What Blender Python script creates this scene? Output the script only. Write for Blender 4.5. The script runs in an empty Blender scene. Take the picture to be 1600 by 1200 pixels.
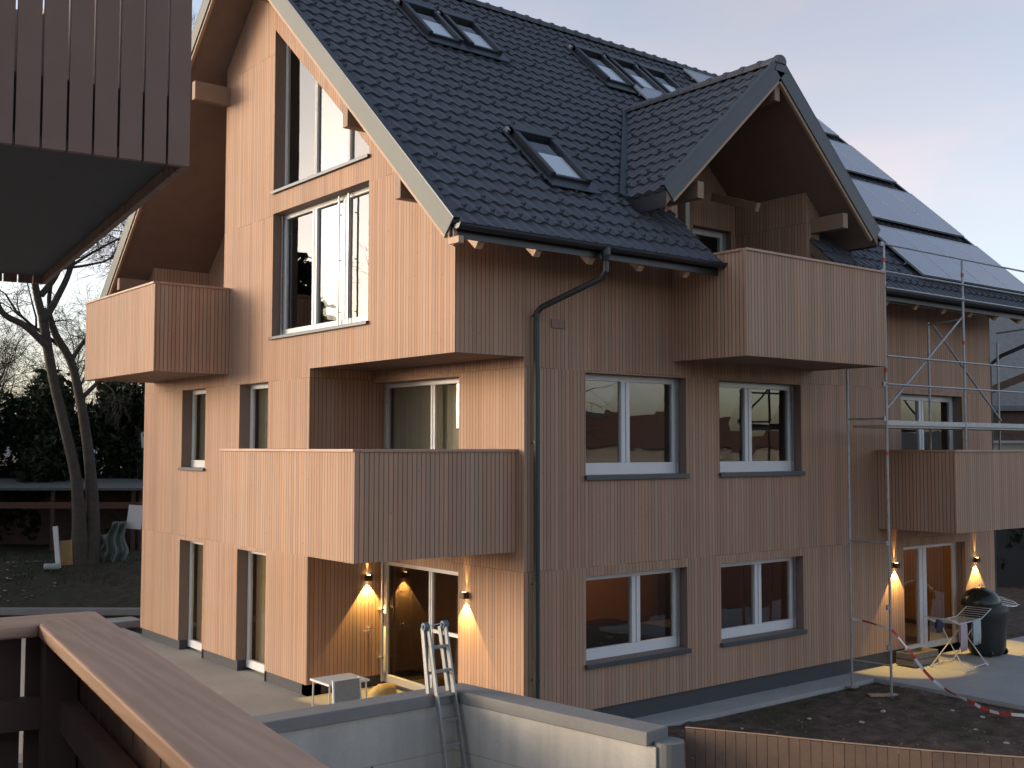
import bpy, bmesh, math, random
from mathutils import noise as mn
from math import sin, cos, pi, radians, sqrt, atan, tan
from mathutils import Vector, Matrix
from mathutils.geometry import tessellate_polygon
random.seed(7)
S = bpy.context.scene
C = S.collection
V = Vector

# ------------------------------------------------------------------ mesh helper
class MB:
    def __init__(s): s.v=[]; s.f=[]; s.m=[]; s.mi=0; s.cuts=[]
    def add(s, vs, fs):
        s.cuts.append((len(s.v),len(s.f)))
        b=len(s.v); s.v+= [tuple(p) for p in vs]
        s.f+=[tuple(b+i for i in f) for f in fs]; s.m+=[s.mi]*len(fs)
        return s
    def box(s,x0,x1,y0,y1,z0,z1):
        x0,x1=min(x0,x1),max(x0,x1); y0,y1=min(y0,y1),max(y0,y1); z0,z1=min(z0,z1),max(z0,z1)
        return s.add([(x0,y0,z0),(x1,y0,z0),(x1,y1,z0),(x0,y1,z0),(x0,y0,z1),(x1,y0,z1),(x1,y1,z1),(x0,y1,z1)],
          [(0,3,2,1),(4,5,6,7),(0,1,5,4),(1,2,6,5),(2,3,7,6),(3,0,4,7)])
    def obox(s,c,ax,ay,az):
        # oriented box: centre + three half vectors
        c,ax,ay,az=V(c),V(ax),V(ay),V(az)
        vs=[c+i*ax+j*ay+k*az for k in(-1,1) for j in(-1,1) for i in(-1,1)]
        return s.add(vs,[(0,2,3,1),(4,5,7,6),(0,1,5,4),(1,3,7,5),(3,2,6,7),(2,0,4,6)])
    def beam(s,a,b,w,h,up=(0,0,1)):
        a,b=V(a),V(b); d=(b-a); l=d.length; d.normalize(); u=V(up)
        sd=d.cross(u)
        if sd.length<1e-4: sd=d.cross(V((1,0,0)))
        sd.normalize(); u=sd.cross(d).normalized()
        return s.obox((a+b)/2,d*l/2,sd*w/2,u*h/2)
    def tube(s,pts,rs,n=8,cap=True):
        pts=[V(p) for p in pts]
        if not isinstance(rs,(list,tuple)): rs=[rs]*len(pts)
        b=len(s.v); prev=None
        for i,p in enumerate(pts):
            d=(pts[min(i+1,len(pts)-1)]-pts[max(i-1,0)]).normalized()
            if prev is None:
                a=d.cross(V((0,0,1)))
                if a.length<.05: a=d.cross(V((1,0,0)))
            else: a=prev-d*prev.dot(d)
            if a.length<1e-6: a=d.cross(V((0,1,.1)))
            a.normalize(); prev=a; c=d.cross(a)
            for k in range(n):
                t=2*pi*k/n; s.v.append(tuple(p+(a*cos(t)+c*sin(t))*rs[i]))
        for i in range(len(pts)-1):
            for k in range(n):
                k2=(k+1)%n
                s.f.append((b+i*n+k,b+i*n+k2,b+(i+1)*n+k2,b+(i+1)*n+k)); s.m.append(s.mi)
        if cap:
            s.f.append(tuple(b+k for k in reversed(range(n)))); s.m.append(s.mi)
            s.f.append(tuple(b+(len(pts)-1)*n+k for k in range(n))); s.m.append(s.mi)
        return s
    def prism(s,poly,axis,a0,a1):
        """poly: list of 2D points in the two remaining axes (order kept), extruded along axis a0..a1"""
        def P(p,a):
            return {'X':(a,p[0],p[1]),'Y':(p[0],a,p[1]),'Z':(p[0],p[1],a)}[axis]
        n=len(poly); tris=tessellate_polygon([[V((p[0],p[1],0)) for p in poly]])
        vs=[P(p,a0) for p in poly]+[P(p,a1) for p in poly]
        fs=[tuple(t) for t in tris]+[tuple(i+n for i in reversed(t)) for t in tris]
        fs+=[(i,(i+1)%n,(i+1)%n+n,i+n) for i in range(n)]
        return s.add(vs,fs)
    def lathe(s,prof,c=(0,0,0),n=20):
        b=len(s.v)
        for r,z in prof:
            for k in range(n):
                t=2*pi*k/n; s.v.append((c[0]+r*cos(t),c[1]+r*sin(t),c[2]+z))
        for i in range(len(prof)-1):
            for k in range(n):
                k2=(k+1)%n; s.f.append((b+i*n+k,b+i*n+k2,b+(i+1)*n+k2,b+(i+1)*n+k)); s.m.append(s.mi)
        return s
    def build(s,name,mats,parent=None,smooth=False,bevel=0,recalc=True):
        me=bpy.data.meshes.new(name); me.from_pydata(s.v,[],s.f)
        if not isinstance(mats,(list,tuple)): mats=[mats]
        for m in mats: me.materials.append(m)
        if len(mats)>1: me.polygons.foreach_set('material_index',s.m)
        if recalc:
            bm=bmesh.new(); bm.from_mesh(me); bmesh.ops.recalc_face_normals(bm,faces=bm.faces); bm.to_mesh(me); bm.free()
        if smooth: me.polygons.foreach_set('use_smooth',[True]*len(me.polygons))
        o=bpy.data.objects.new(name,me); C.objects.link(o)
        if parent is not None: o.parent=parent
        if bevel:
            b=o.modifiers.new('bevel','BEVEL'); b.width=bevel; b.segments=2; b.limit_method='ANGLE'; b.angle_limit=radians(40)
        return o
def build_each(mb,name,mats,parent=None,bevel=0,per=1):
    # every closed piece added by one call becomes an object of its own
    out=[]; vi=0; fi=0
    cuts=mb.cuts; n=len(cuts)
    for g in range(0,n,per):
        v0,f0=cuts[g]; v1,f1=cuts[g+per] if g+per<n else (len(mb.v),len(mb.f))
        q=MB(); q.v=mb.v[v0:v1]; q.f=[tuple(i-v0 for i in f) for f in mb.f[f0:f1]]; q.m=mb.m[f0:f1]
        out.append(q.build(name,mats,parent,bevel=bevel))
    return out
def tag(o,label=None,cat=None,group=None,kind=None):
    if label: o['label']=label
    if cat: o['category']=cat
    if group: o['group']=group
    if kind: o['kind']=kind
    return o
def thing(name,label,cat,loc=(0,0,0),rz=0,group=None):
    o=bpy.data.objects.new(name,None); C.objects.link(o); o.location=loc; o.rotation_euler=(0,0,rz)
    o.empty_display_size=.2
    return tag(o,label,cat,group)
def struct(o): o['kind']='structure'; return o
def copy_tree(o,parent=None):
    c=o.copy(); C.objects.link(c)
    if parent is not None: c.parent=parent
    for ch in list(o.children): copy_tree(ch,c)
    return c

# ------------------------------------------------------------------ materials
def newmat(name):
    m=bpy.data.materials.new(name); m.use_nodes=True; nt=m.node_tree; nt.nodes.clear()
    out=nt.nodes.new('ShaderNodeOutputMaterial'); return m,nt,out
class N:
    def __init__(s,nt): s.nt=nt
    def __call__(s,t,**kw):
        n=s.nt.nodes.new('ShaderNode'+t)
        ins=kw.pop('i',{})
        for k,v in kw.items(): setattr(n,k,v)
        for k,v in ins.items():
            if isinstance(v,bpy.types.NodeSocket): s.nt.links.new(v,n.inputs[k])
            else: n.inputs[k].default_value=v
        return n
    def math(s,op,a,b=0.,c=None):
        n=s('Math',operation=op,i={0:a,1:b}); 
        if c is not None:
            if isinstance(c,bpy.types.NodeSocket): s.nt.links.new(c,n.inputs[2])
            else: n.inputs[2].default_value=c
        return n.outputs[0]
    def mix(s,f,a,b,bt='MIX'):
        n=s.nt.nodes.new('ShaderNodeMix'); n.data_type='RGBA'; n.blend_type=bt
        for k,v in ((0,f),(6,a),(7,b)):
            if isinstance(v,bpy.types.NodeSocket): s.nt.links.new(v,n.inputs[k])
            else: n.inputs[k].default_value=v
        return n.outputs[2]
    def ramp(s,f,stops):
        n=s.nt.nodes.new('ShaderNodeValToRGB'); s.nt.links.new(f,n.inputs[0])
        e=n.color_ramp.elements
        while len(e)<len(stops): e.new(.5)
        for q,(p,c) in zip(e,stops): q.position=p; q.color=c if len(c)==4 else (*c,1)
        return n.outputs[0]
def c4(c): return (*c,1)
def simple(name,col,rough=.6,metal=0.,noise=.15,scale=8.,bump=.0,bscale=60.,spec=.5,detail=5):
    m,nt,out=newmat(name); n=N(nt)
    tc=n('TexCoord').outputs['Object']
    nz=n('TexNoise',i={'Vector':tc,'Scale':scale,'Detail':detail,'Roughness':.6}).outputs[0]
    f=n.math('MULTIPLY_ADD',nz,2*noise*1.6,1-noise*1.6)
    col_=n.mix(1.,c4(col),n('CombineColor',i={0:f,1:f,2:f}).outputs[0],'MULTIPLY')
    p=n('BsdfPrincipled',i={'Base Color':col_,'Roughness':rough,'Metallic':metal,'Specular IOR Level':spec})
    if bump:
        bz=n('TexNoise',i={'Vector':tc,'Scale':bscale,'Detail':4.}).outputs[0]
        b=n('Bump',i={'Height':bz,'Strength':bump,'Distance':.02}); nt.links.new(b.outputs[0],p.inputs['Normal'])
    nt.links.new(p.outputs[0],out.inputs[0]); return m
def cladding(name,base=(.42,.27,.20),scale=13.,gap=.075,rnd=.4,joints=True,dark=.26,var=.11):
    m,nt,out=newmat(name); n=N(nt)
    tc=n('TexCoord').outputs['Object']; sp=n('SeparateXYZ',i={0:tc}).outputs
    nm=n('SeparateXYZ',i={0:n('TexCoord').outputs['Normal']}).outputs
    isx=n.math('GREATER_THAN',n.math('ABSOLUTE',nm[0]),.6)
    s=n.math('ADD',n.math('MULTIPLY',sp[0],n.math('SUBTRACT',1.,isx)),n.math('MULTIPLY',sp[1],isx))
    lv=n.math('MULTIPLY_ADD',sp[2],1/3.05,.285)
    fl=n.math('FLOOR',lv)
    w=n.math('ADD',n.math('MULTIPLY',s,scale),n.math('MULTIPLY',fl,37.31))
    w2=n.math('ADD',w,n.math('MULTIPLY',isx,400.5))
    vo=n('TexVoronoi',voronoi_dimensions='1D',feature='DISTANCE_TO_EDGE',i={'W':w2,'Scale':1.,'Randomness':rnd}).outputs[0]
    vc=n('TexVoronoi',voronoi_dimensions='1D',feature='F1',i={'W':w2,'Scale':1.,'Randomness':rnd}).outputs['Color']
    cr=n('SeparateColor',i={0:vc}).outputs
    # per board tint
    f=n.math('MULTIPLY_ADD',cr[0],2*var,1-var)
    grain_v=n('CombineXYZ',i={0:n.math('MULTIPLY',s,60.),1:n.math('MULTIPLY',cr[1],50.),2:n.math('MULTIPLY',sp[2],2.2)}).outputs[0]
    g=n('TexNoise',i={'Vector':grain_v,'Scale':1.,'Detail':4.,'Roughness':.65}).outputs[0]
    f=n.math('MULTIPLY',f,n.math('MULTIPLY_ADD',g,.36,.82))
    big=n('TexNoise',i={'Vector':tc,'Scale':.55,'Detail':4.,'Roughness':.6}).outputs[0]
    f=n.math('MULTIPLY',f,n.math('MULTIPLY_ADD',big,.26,.87))
    gapm=n.ramp(vo,[(gap*.35,(0,0,0)),(gap,(1,1,1))])
    gm=n.math('MULTIPLY_ADD',n('SeparateColor',i={0:gapm}).outputs[0],1-dark,dark)
    f2=n.math('MULTIPLY',f,gm)
    if joints:
        fr=n.math('FRACT',lv); jd=n.math('LESS_THAN',fr,.0035)
        jr=n.math('GREATER_THAN',n('TexNoise',noise_dimensions='1D',i={'W':n.math('MULTIPLY',s,1.1),'Scale':1.,'Detail':2.}).outputs[0],.47)
        f2=n.math('MULTIPLY',f2,n.math('MULTIPLY_ADD',n.math('MULTIPLY',jd,jr),-.35,1.))
    hue=n.mix(cr[2],c4(base),(base[0]*1.04,base[1]*.93,base[2]*.86,1))
    col=n.mix(1.,hue,n('CombineColor',i={0:f2,1:f2,2:f2}).outputs[0],'MULTIPLY')
    # knots
    kv=n('CombineXYZ',i={0:n.math('MULTIPLY',s,9.),1:0.,2:n.math('MULTIPLY',sp[2],4.)}).outputs[0]
    kn=n('TexVoronoi',i={'Vector':kv,'Scale':1.,'Randomness':1.}).outputs['Distance']
    km=n.ramp(kn,[(.03,(.45,.4,.38)),(.07,(1,1,1))])
    col=n.mix(1.,col,km,'MULTIPLY')
    p=n('BsdfPrincipled',i={'Base Color':col,'Roughness':.72,'Specular IOR Level':.3})
    hh=n.math('ADD',n('SeparateColor',i={0:gapm}).outputs[0],n.math('MULTIPLY',cr[1],.35))
    b=n('Bump',i={'Height':hh,'Strength':.5,'Distance':.012}); nt.links.new(b.outputs[0],p.inputs['Normal'])
    nt.links.new(p.outputs[0],out.inputs[0]); return m
def glass(name,tint=(.75,.8,.78),ior=1.9,rough=0.0,reflcol=(1,1,1)):
    m,nt,out=newmat(name); n=N(nt)
    tc=n('TexCoord').outputs['Object']
    nz=n('TexNoise',i={'Vector':tc,'Scale':1.3,'Detail':1.}).outputs[0]
    bp=n('Bump',i={'Height':nz,'Strength':.06,'Distance':.05}).outputs[0]
    bf=n('NewGeometry').outputs['Backfacing']
    io=n.math('MULTIPLY_ADD',bf,1/ior-ior,ior)
    fr=n('Fresnel',i={'IOR':io,'Normal':bp}).outputs[0]
    gl=n('BsdfGlossy',i={'Color':c4(reflcol),'Roughness':rough,'Normal':bp}).outputs[0]
    tr=n('BsdfTransparent',i={'Color':c4(tint)}).outputs[0]
    mx=n('MixShader',i={0:fr,1:tr,2:gl}); nt.links.new(mx.outputs[0],out.inputs[0]); return m
def grainwood(name,base,axis=1,sc=5.,rough=.5,contrast=.3):
    m,nt,out=newmat(name); n=N(nt)
    tc=n('TexCoord').outputs['Object']; 
    mp=n('Mapping',i={'Vector':tc,'Scale':tuple((.45 if k==axis else 7.) for k in range(3))}).outputs[0]
    d=n('TexNoise',i={'Vector':mp,'Scale':sc,'Detail':3.,'Distortion':.6}).outputs[0]
    rings=n('TexWave',wave_type='BANDS',bands_direction='DIAGONAL',i={'Vector':mp,'Scale':sc*.7,'Distortion':9.,'Detail':3.,'Detail Scale':.9}).outputs['Fac']
    f=n.math('ADD',n.math('MULTIPLY',d,contrast),n.math('MULTIPLY',rings,contrast*.3))
    f=n.math('ADD',f,1-contrast*.72)
    st=n('TexNoise',i={'Vector':tc,'Scale':3.,'Detail':6.,'Roughness':.7}).outputs[0]
    f=n.math('MULTIPLY',f,n.math('MULTIPLY_ADD',st,.3,.85))
    col=n.mix(1.,c4(base),n('CombineColor',i={0:f,1:f,2:f}).outputs[0],'MULTIPLY')
    p=n('BsdfPrincipled',i={'Base Color':col,'Roughness':rough})
    b=n('Bump',i={'Height':d,'Strength':.15,'Distance':.004}); nt.links.new(b.outputs[0],p.inputs['Normal'])
    nt.links.new(p.outputs[0],out.inputs[0]); return m
def leafmat(name,a,b):
    m,nt,out=newmat(name); n=N(nt)
    r=n('NewGeometry').outputs['Random Per Island']
    col=n.mix(r,c4(a),c4(b))
    p=n('BsdfPrincipled',i={'Base Color':col,'Roughness':.7,'Specular IOR Level':.2}).outputs[0]
    t=n('BsdfTranslucent',i={'Color':col}).outputs[0]
    mx=n('MixShader',i={0:.15,1:p,2:t}); nt.links.new(mx.outputs[0],out.inputs[0]); return m
def soilmat(name,a,b,scale=3.):
    m,nt,out=newmat(name); n=N(nt)
    tc=n('TexCoord').outputs['Object']
    z=n('TexNoise',i={'Vector':tc,'Scale':scale,'Detail':9.,'Roughness':.68}).outputs[0]
    z2=n('TexNoise',i={'Vector':tc,'Scale':.5,'Detail':4.}).outputs[0]
    col=n.mix(n.ramp(z,[(.35,(0,0,0)),(.68,(1,1,1))]),c4(a),c4(b))
    gr=n.ramp(z2,[(.5,(0,0,0)),(.64,(1,1,1))])
    col=n.mix(n.math('MULTIPLY',n('SeparateColor',i={0:gr}).outputs[0],.5),col,(.045,.055,.025,1))
    p=n('BsdfPrincipled',i={'Base Color':col,'Roughness':.9,'Specular IOR Level':.15})
    bz=n('TexNoise',i={'Vector':tc,'Scale':14.,'Detail':8.,'Roughness':.7}).outputs[0]
    b=n('Bump',i={'Height':bz,'Strength':.8,'Distance':.06}); nt.links.new(b.outputs[0],p.inputs['Normal'])
    nt.links.new(p.outputs[0],out.inputs[0]); return m
def concrete(name,base,scale=1.5,lines=False,rough=.85,stain=.25):
    m,nt,out=newmat(name); n=N(nt)
    tc=n('TexCoord').outputs['Object']; sp=n('SeparateXYZ',i={0:tc}).outputs
    z=n('TexNoise',i={'Vector':tc,'Scale':scale,'Detail':8.,'Roughness':.62}).outputs[0]
    z2=n('TexNoise',i={'Vector':tc,'Scale':scale*14,'Detail':4.}).outputs[0]
    f=n.math('ADD',n.math('MULTIPLY',z,stain*2),n.math('MULTIPLY',z2,.14)); f=n.math('ADD',f,1-stain-.07)
    if lines:
        # horizontal pour joint and vertical runs
        dz=n.math('ABSOLUTE',n.math('SUBTRACT',n.math('MODULO',sp[2],1.25),.52)); ln=n.math('LESS_THAN',dz,.006)
        f=n.math('MULTIPLY',f,n.math('MULTIPLY_ADD',ln,-.28,1.))
        mp=n('Mapping',i={'Vector':tc,'Scale':(5.,5.,.35)}).outputs[0]
        st=n('TexNoise',i={'Vector':mp,'Scale':1.,'Detail':5.}).outputs[0]
        f=n.math('MULTIPLY',f,n.math('MULTIPLY_ADD',st,.5,.75))
    col=n.mix(1.,c4(base),n('CombineColor',i={0:f,1:f,2:f}).outputs[0],'MULTIPLY')
    p=n('BsdfPrincipled',i={'Base Color':col,'Roughness':rough,'Specular IOR Level':.3})
    b=n('Bump',i={'Height':z2,'Strength':.25,'Distance':.01}); nt.links.new(b.outputs[0],p.inputs['Normal'])
    nt.links.new(p.outputs[0],out.inputs[0]); return m
def tilemat(name):
    m,nt,out=newmat(name); n=N(nt)
    tc=n('TexCoord').outputs['Object']
    z=n('TexNoise',i={'Vector':tc,'Scale':3.3,'Detail':6.,'Roughness':.6}).outputs[0]
    z2=n('TexNoise',i={'Vector':tc,'Scale':.5,'Detail':2.}).outputs[0]
    f=n.math('ADD',n.math('MULTIPLY',z,.5),n.math('MULTIPLY',z2,.4))
    col=n.mix(f,(.042,.046,.058,1),(.105,.11,.13,1))
    p=n('BsdfPrincipled',i={'Base Color':col,'Roughness':.58,'Specular IOR Level':.5})
    bz=n('TexNoise',i={'Vector':tc,'Scale':90.,'Detail':3.}).outputs[0]
    b=n('Bump',i={'Height':bz,'Strength':.12,'Distance':.01}); nt.links.new(b.outputs[0],p.inputs['Normal'])
    nt.links.new(p.outputs[0],out.inputs[0]); return m
def emis(name,col,st):
    m,nt,out=newmat(name); n=N(nt)
    e=n('Emission',i={'Color':c4(col),'Strength':st}); nt.links.new(e.outputs[0],out.inputs[0]); return m
WOOD=(.395,.262,.187)
M={}
M['clad']=cladding('timber_cladding',WOOD)
M['clad_wide']=cladding('balcony_cladding',(.405,.274,.198),scale=13.,gap=.10,rnd=.12,joints=False,dark=.25,var=.1)
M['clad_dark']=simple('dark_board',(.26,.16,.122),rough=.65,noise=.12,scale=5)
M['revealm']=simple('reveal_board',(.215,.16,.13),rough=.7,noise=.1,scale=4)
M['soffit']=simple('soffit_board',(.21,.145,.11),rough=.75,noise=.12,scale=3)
M['timber']=simple('planed_timber',(.42,.28,.19),rough=.65,noise=.12,scale=6)
M['beam']=simple('beam_timber',(.27,.18,.125),rough=.7,noise=.12,scale=6)
M['cap']=grainwood('cap_timber',(.40,.25,.18),axis=1)
M['rail']=grainwood('handrail_timber',(.60,.37,.255),axis=1,sc=3.6,rough=.55,contrast=.44)
M['plinth']=simple('plinth_coating',(.055,.057,.065),rough=.8,noise=.1)
M['tile']=tilemat('roof_tile')
M['metal']=simple('grey_sheet_metal',(.105,.115,.11),rough=.6,metal=.1,noise=.06,scale=2)
M['dkmetal']=simple('anthracite_metal',(.045,.05,.058),rough=.4,metal=.5,noise=.08)
M['white']=simple('white_window_frame',(.68,.69,.71),rough=.35,noise=.03)
M['sill']=simple('sill_metal',(.075,.085,.10),rough=.45,metal=.4,noise=.08)
M['glass']=glass('window_glass',tint=(.7,.72,.7),ior=1.95)
M['glassdark']=glass('window_glass_tinted',tint=(.30,.28,.25),ior=1.6)
M['skyglass']=glass('skylight_glass',tint=(.8,.82,.85),ior=1.5)
M['curtain']=simple('olive_curtain',(.42,.38,.29),rough=.9,noise=.12,scale=2)
M['curtain2']=simple('ochre_curtain',(.62,.46,.26),rough=.9,noise=.12,scale=2)
M['solar']=simple('solar_cell',(.23,.24,.29),rough=.25,noise=.08,scale=2,spec=1.0)  # base colour lightened to carry the sky's reflection
M['alu']=simple('aluminium',(.55,.56,.58),rough=.38,metal=.85,noise=.08,scale=15)
M['ladalu']=simple('worn_aluminium',(.30,.31,.31),rough=.5,metal=.4,noise=.2,scale=14)
M['galv']=simple('galvanised_tube',(.36,.37,.385),rough=.5,metal=.6,noise=.22,scale=9)
M['conc']=concrete('retaining_concrete',(.44,.42,.385),lines=True)
M['coping']=concrete('coping_concrete',(.21,.205,.20))
M['terrace']=concrete('terrace_concrete',(.33,.315,.285),scale=.7,stain=.3)
M['pave']=concrete('paving_concrete',(.33,.335,.33),scale=.9)
M['soil']=soilmat('soil',(.06,.043,.035),(.165,.118,.095))
M['soilw']=soilmat('bank_soil',(.035,.032,.022),(.08,.062,.045))
M['plaster']=simple('grey_plaster',(.20,.20,.19),rough=.9,noise=.08,scale=2)
M['roomwarm']=simple('room_wall_warm',(.55,.28,.12),rough=.9,noise=.1,scale=1)
M['roomdark']=simple('room_wall',(.28,.25,.22),rough=.9,noise=.1,scale=1)
M['furn']=simple('dark_furniture',(.07,.045,.035),rough=.6)
M['bark']=simple('bark',(.062,.052,.042),rough=.9,noise=.35,scale=7,bump=.6,bscale=20)
M['twig']=simple('twig_bark',(.032,.026,.021),rough=.9,noise=.2)
M['leaf']=leafmat('conifer_leaf',(.010,.019,.009),(.028,.042,.018))
M['leaf2']=leafmat('shrub_leaf',(.016,.026,.012),(.05,.062,.028))
M['shedwood']=simple('weathered_plank',(.075,.05,.038),rough=.85,noise=.35,scale=5)
M['whiteobj']=simple('white_plastic',(.6,.61,.6),rough=.5,noise=.08)
M['greyobj']=simple('grey_plastic',(.20,.205,.19),rough=.6,noise=.1)
M['tapew']=simple('tape_white',(.75,.75,.75),rough=.5,noise=.05)
M['taper']=simple('tape_red',(.55,.05,.04),rough=.5,noise=.05)
M['black']=simple('black_cover',(.018,.019,.02),rough=.55,noise=.2,scale=6,bump=.3,bscale=9)
M['red']=simple('red_coupler',(.5,.09,.06),rough=.6)
M['blue']=simple('blue_hinge',(.10,.15,.20),rough=.45)

# ------------------------------------------------------------------ camera
CAM=V((-9.2106,-12.8948,4.0347)); YAW=0.899
cam=bpy.data.cameras.new('camera'); co=bpy.data.objects.new('camera',cam); C.objects.link(co)
pit,rol=0.0568,0.0012
fw=V((cos(pit)*cos(YAW),cos(pit)*sin(YAW),sin(pit))); r=V((sin(YAW),-cos(YAW),0)); up=r.cross(fw)
r2=r*cos(rol)+up*sin(rol); up2=up*cos(rol)-r*sin(rol)
co.matrix_world=Matrix(((r2.x,up2.x,-fw.x,CAM.x),(r2.y,up2.y,-fw.y,CAM.y),(r2.z,up2.z,-fw.z,CAM.z),(0,0,0,1)))
cam.sensor_width=36; cam.sensor_fit='HORIZONTAL'; cam.lens=36*1742.6/1600; cam.clip_start=.05; cam.clip_end=6000
S.camera=co
# a plain ground frame for things standing far behind: (side, ahead, z)
FH=V((cos(YAW),sin(YAW),0)); FR=V((sin(YAW),-cos(YAW),0))
def far(side,ahead,z): p=CAM+FH*ahead+FR*side; return V((p.x,p.y,z))

# ------------------------------------------------------------------ light and sky
SUN_AZ=radians(137); SUN_EL=radians(8.0)
sd=V((cos(SUN_AZ)*cos(SUN_EL),sin(SUN_AZ)*cos(SUN_EL),sin(SUN_EL)))
sl=bpy.data.lights.new('sun','SUN'); sl.energy=.82; sl.angle=radians(22); sl.color=(1.,.83,.58)
so=bpy.data.objects.new('sun',sl); C.objects.link(so); so.rotation_euler=(-sd).to_track_quat('-Z','Y').to_euler(); so.location=(-20,20,20)
w=bpy.data.worlds.new('World'); S.world=w; w.use_nodes=True; nt=w.node_tree; nt.nodes.clear(); n=N(nt)
sky=n('TexSky',sky_type='NISHITA',sun_disc=False,sun_elevation=SUN_EL,altitude=400.,air_density=1.0,dust_density=3.0,ozone_density=1.6)
sky.sun_rotation=pi/2-SUN_AZ
tc=n('TexCoord').outputs['Generated']
mp=n('Mapping',i={'Vector':tc,'Scale':(1.,1.,2.6),'Rotation':(0,0.25,0.4)}).outputs[0]
nz=n('TexNoise',i={'Vector':mp,'Scale':1.7,'Detail':6.,'Roughness':.55,'Distortion':.4}).outputs[0]
cf=n.ramp(nz,[(.42,(0,0,0)),(.66,(1,1,1))])
bank=n('VectorMath',operation='DOT_PRODUCT',i={0:tc,1:(.80,.50,.34)}).outputs['Value']
bk_=n.math('MULTIPLY',n.math('POWER',n.math('MAXIMUM',bank,0.),26.),n.math('MULTIPLY_ADD',nz,1.1,-.05))
cfm=n.math('MINIMUM',n.math('ADD',bk_,n.math('MULTIPLY_ADD',n('SeparateColor',i={0:cf}).outputs[0],.42,.20)),.9)
# the cloud takes the light of the sky around it, greyed and a little pink
bw=n('RGBToBW',i={0:sky.outputs[0]}).outputs[0]
cl=n.mix(1.,n('CombineColor',i={0:bw,1:bw,2:bw}).outputs[0],(1.36,1.22,1.29,1),'MULTIPLY')
skc=n.mix(cfm,sky.outputs[0],cl)
bg=n('Background',i={'Color':skc,'Strength':.15}); ow=n('OutputWorld'); nt.links.new(bg.outputs[0],ow.inputs[0])
S.view_settings.view_transform='Standard'; S.view_settings.look='None'; S.view_settings.exposure=1.45; S.view_settings.gamma=1

# ================================================================== THE HOUSE
L=14.79; W=12.07; YR=6.04; SL=.925; Z0=7.99          # roof surface z = Z0 + SL*y
ANG=atan(SL); XV=-.80; XE=15.7; EY=-1.04
house=thing('timber_house','three-storey house clad in pinkish brown timber with a dark tiled roof and solar panels','house')
def top(y,t=0.): y=min(y,2*YR-y); return Z0+SL*y-t
UT=.30
def wall_sheet(plane,c,outline,holes,depth,mats,name='wall',label=None,side=1):
    """sheet with holes and reveals; plane 'X' -> x=c, coords (y,z), reveal towards +x ; 'Y' -> y=c, coords (x,z)"""
    mb=MB()
    P=(lambda p,d=0:(c+d*side,p[0],p[1])) if plane=='X' else (lambda p,d=0:(p[0],c+d*side,p[1]))
    loops=[outline]+holes
    tris=tessellate_polygon([[V((a,b,0)) for a,b in lp] for lp in loops])
    flat=[p for lp in loops for p in lp]
    mb.add([P(p) for p in flat],[tuple(t) for t in tris])
    for hp in holes:
        k=len(hp)
        for i in range(k):
            a,b=hp[i],hp[(i+1)%k]
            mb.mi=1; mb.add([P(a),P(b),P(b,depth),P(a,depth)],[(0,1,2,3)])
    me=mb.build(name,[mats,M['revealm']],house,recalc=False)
    # orient the sheet outward
    if label: me['label']=label
    return me
def rect(a0,a1,z0,z1): return [(a0,z0),(a1,z0),(a1,z1),(a0,z1)]
RV=.24
# gable wall (x = 0)
g_out=[(0,5.39),(0,top(0,UT)),(YR,top(YR,UT)),(7.88,top(7.88,UT)),(7.88,5.75),(11.67,5.75),(11.67,top(11.67,UT)),(W,top(W,UT)),(W,0),(9.89,0),(9.89,2.1),(8.67,2.1),(8.67,0),(7.08,0),(7.08,2.1),(5.87,2.1),(5.87,0),(4.29,0),(4.29,5.39)]
g_holes=[rect(8.67,9.89,3.61,5.23),rect(5.87,7.08,3.61,5.23),rect(2.38,5.76,6.05,8.32),[(2.38,8.74),(5.76,8.74),(5.76,11.78),(2.38,8.86)]]
wall_sheet('X',0,g_out,g_holes,RV,M['clad'])
# reveals of the two tall openings
mb=MB()
for a,b in((5.87,7.08),(8.67,9.89)):
    mb.add([(0,a,-.19),(RV,a,-.19),(RV,a,2.1),(0,a,2.1)],[(0,1,2,3)]); mb.add([(0,b,0),(RV,b,0),(RV,b,2.1),(0,b,2.1)],[(0,1,2,3)])
    mb.add([(0,a,2.1),(0,b,2.1),(RV,b,2.1),(RV,a,2.1)],[(0,1,2,3)])
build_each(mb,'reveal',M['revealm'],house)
# eave wall (y = 0)
DX=6.385; DZ=10.80
def dtop(x,t=0.): return DZ-SL*abs(x-DX)-t
e_out=[(1.275,0),(11.2,0),(11.2,2.02),(13.56,2.02),(13.56,0),(L,0),(L,top(0,UT)),(8.55,top(0,UT)),(8.55,dtop(8.55,UT)),(8.15,dtop(8.15,UT)),(8.15,5.75),(4.62,5.75),(4.62,dtop(4.62,UT)),(4.22,dtop(4.22,UT)),(4.22,top(0,UT)),(0,top(0,UT)),(0,5.39),(1.275,5.39)]
e_holes=[rect(2.51,4.795,3.6,5.206),rect(5.638,7.917,3.6,5.206),rect(2.51,4.795,.70,2.041),rect(5.638,7.917,.70,2.041),rect(11.2,13.56,2.85,5.15)]
wall_sheet('Y',0,e_out,e_holes,RV,M['clad'])
mb=MB(); 
for a in(11.2,13.56): mb.add([(a,0,-.2),(a,RV,-.2),(a,RV,2.02),(a,0,2.02)],[(0,1,2,3)])
mb.add([(11.2,0,2.02),(13.56,0,2.02),(13.56,RV,2.02),(11.2,RV,2.02)],[(0,1,2,3)]); mb.build('reveal',M['clad'],house)
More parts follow.
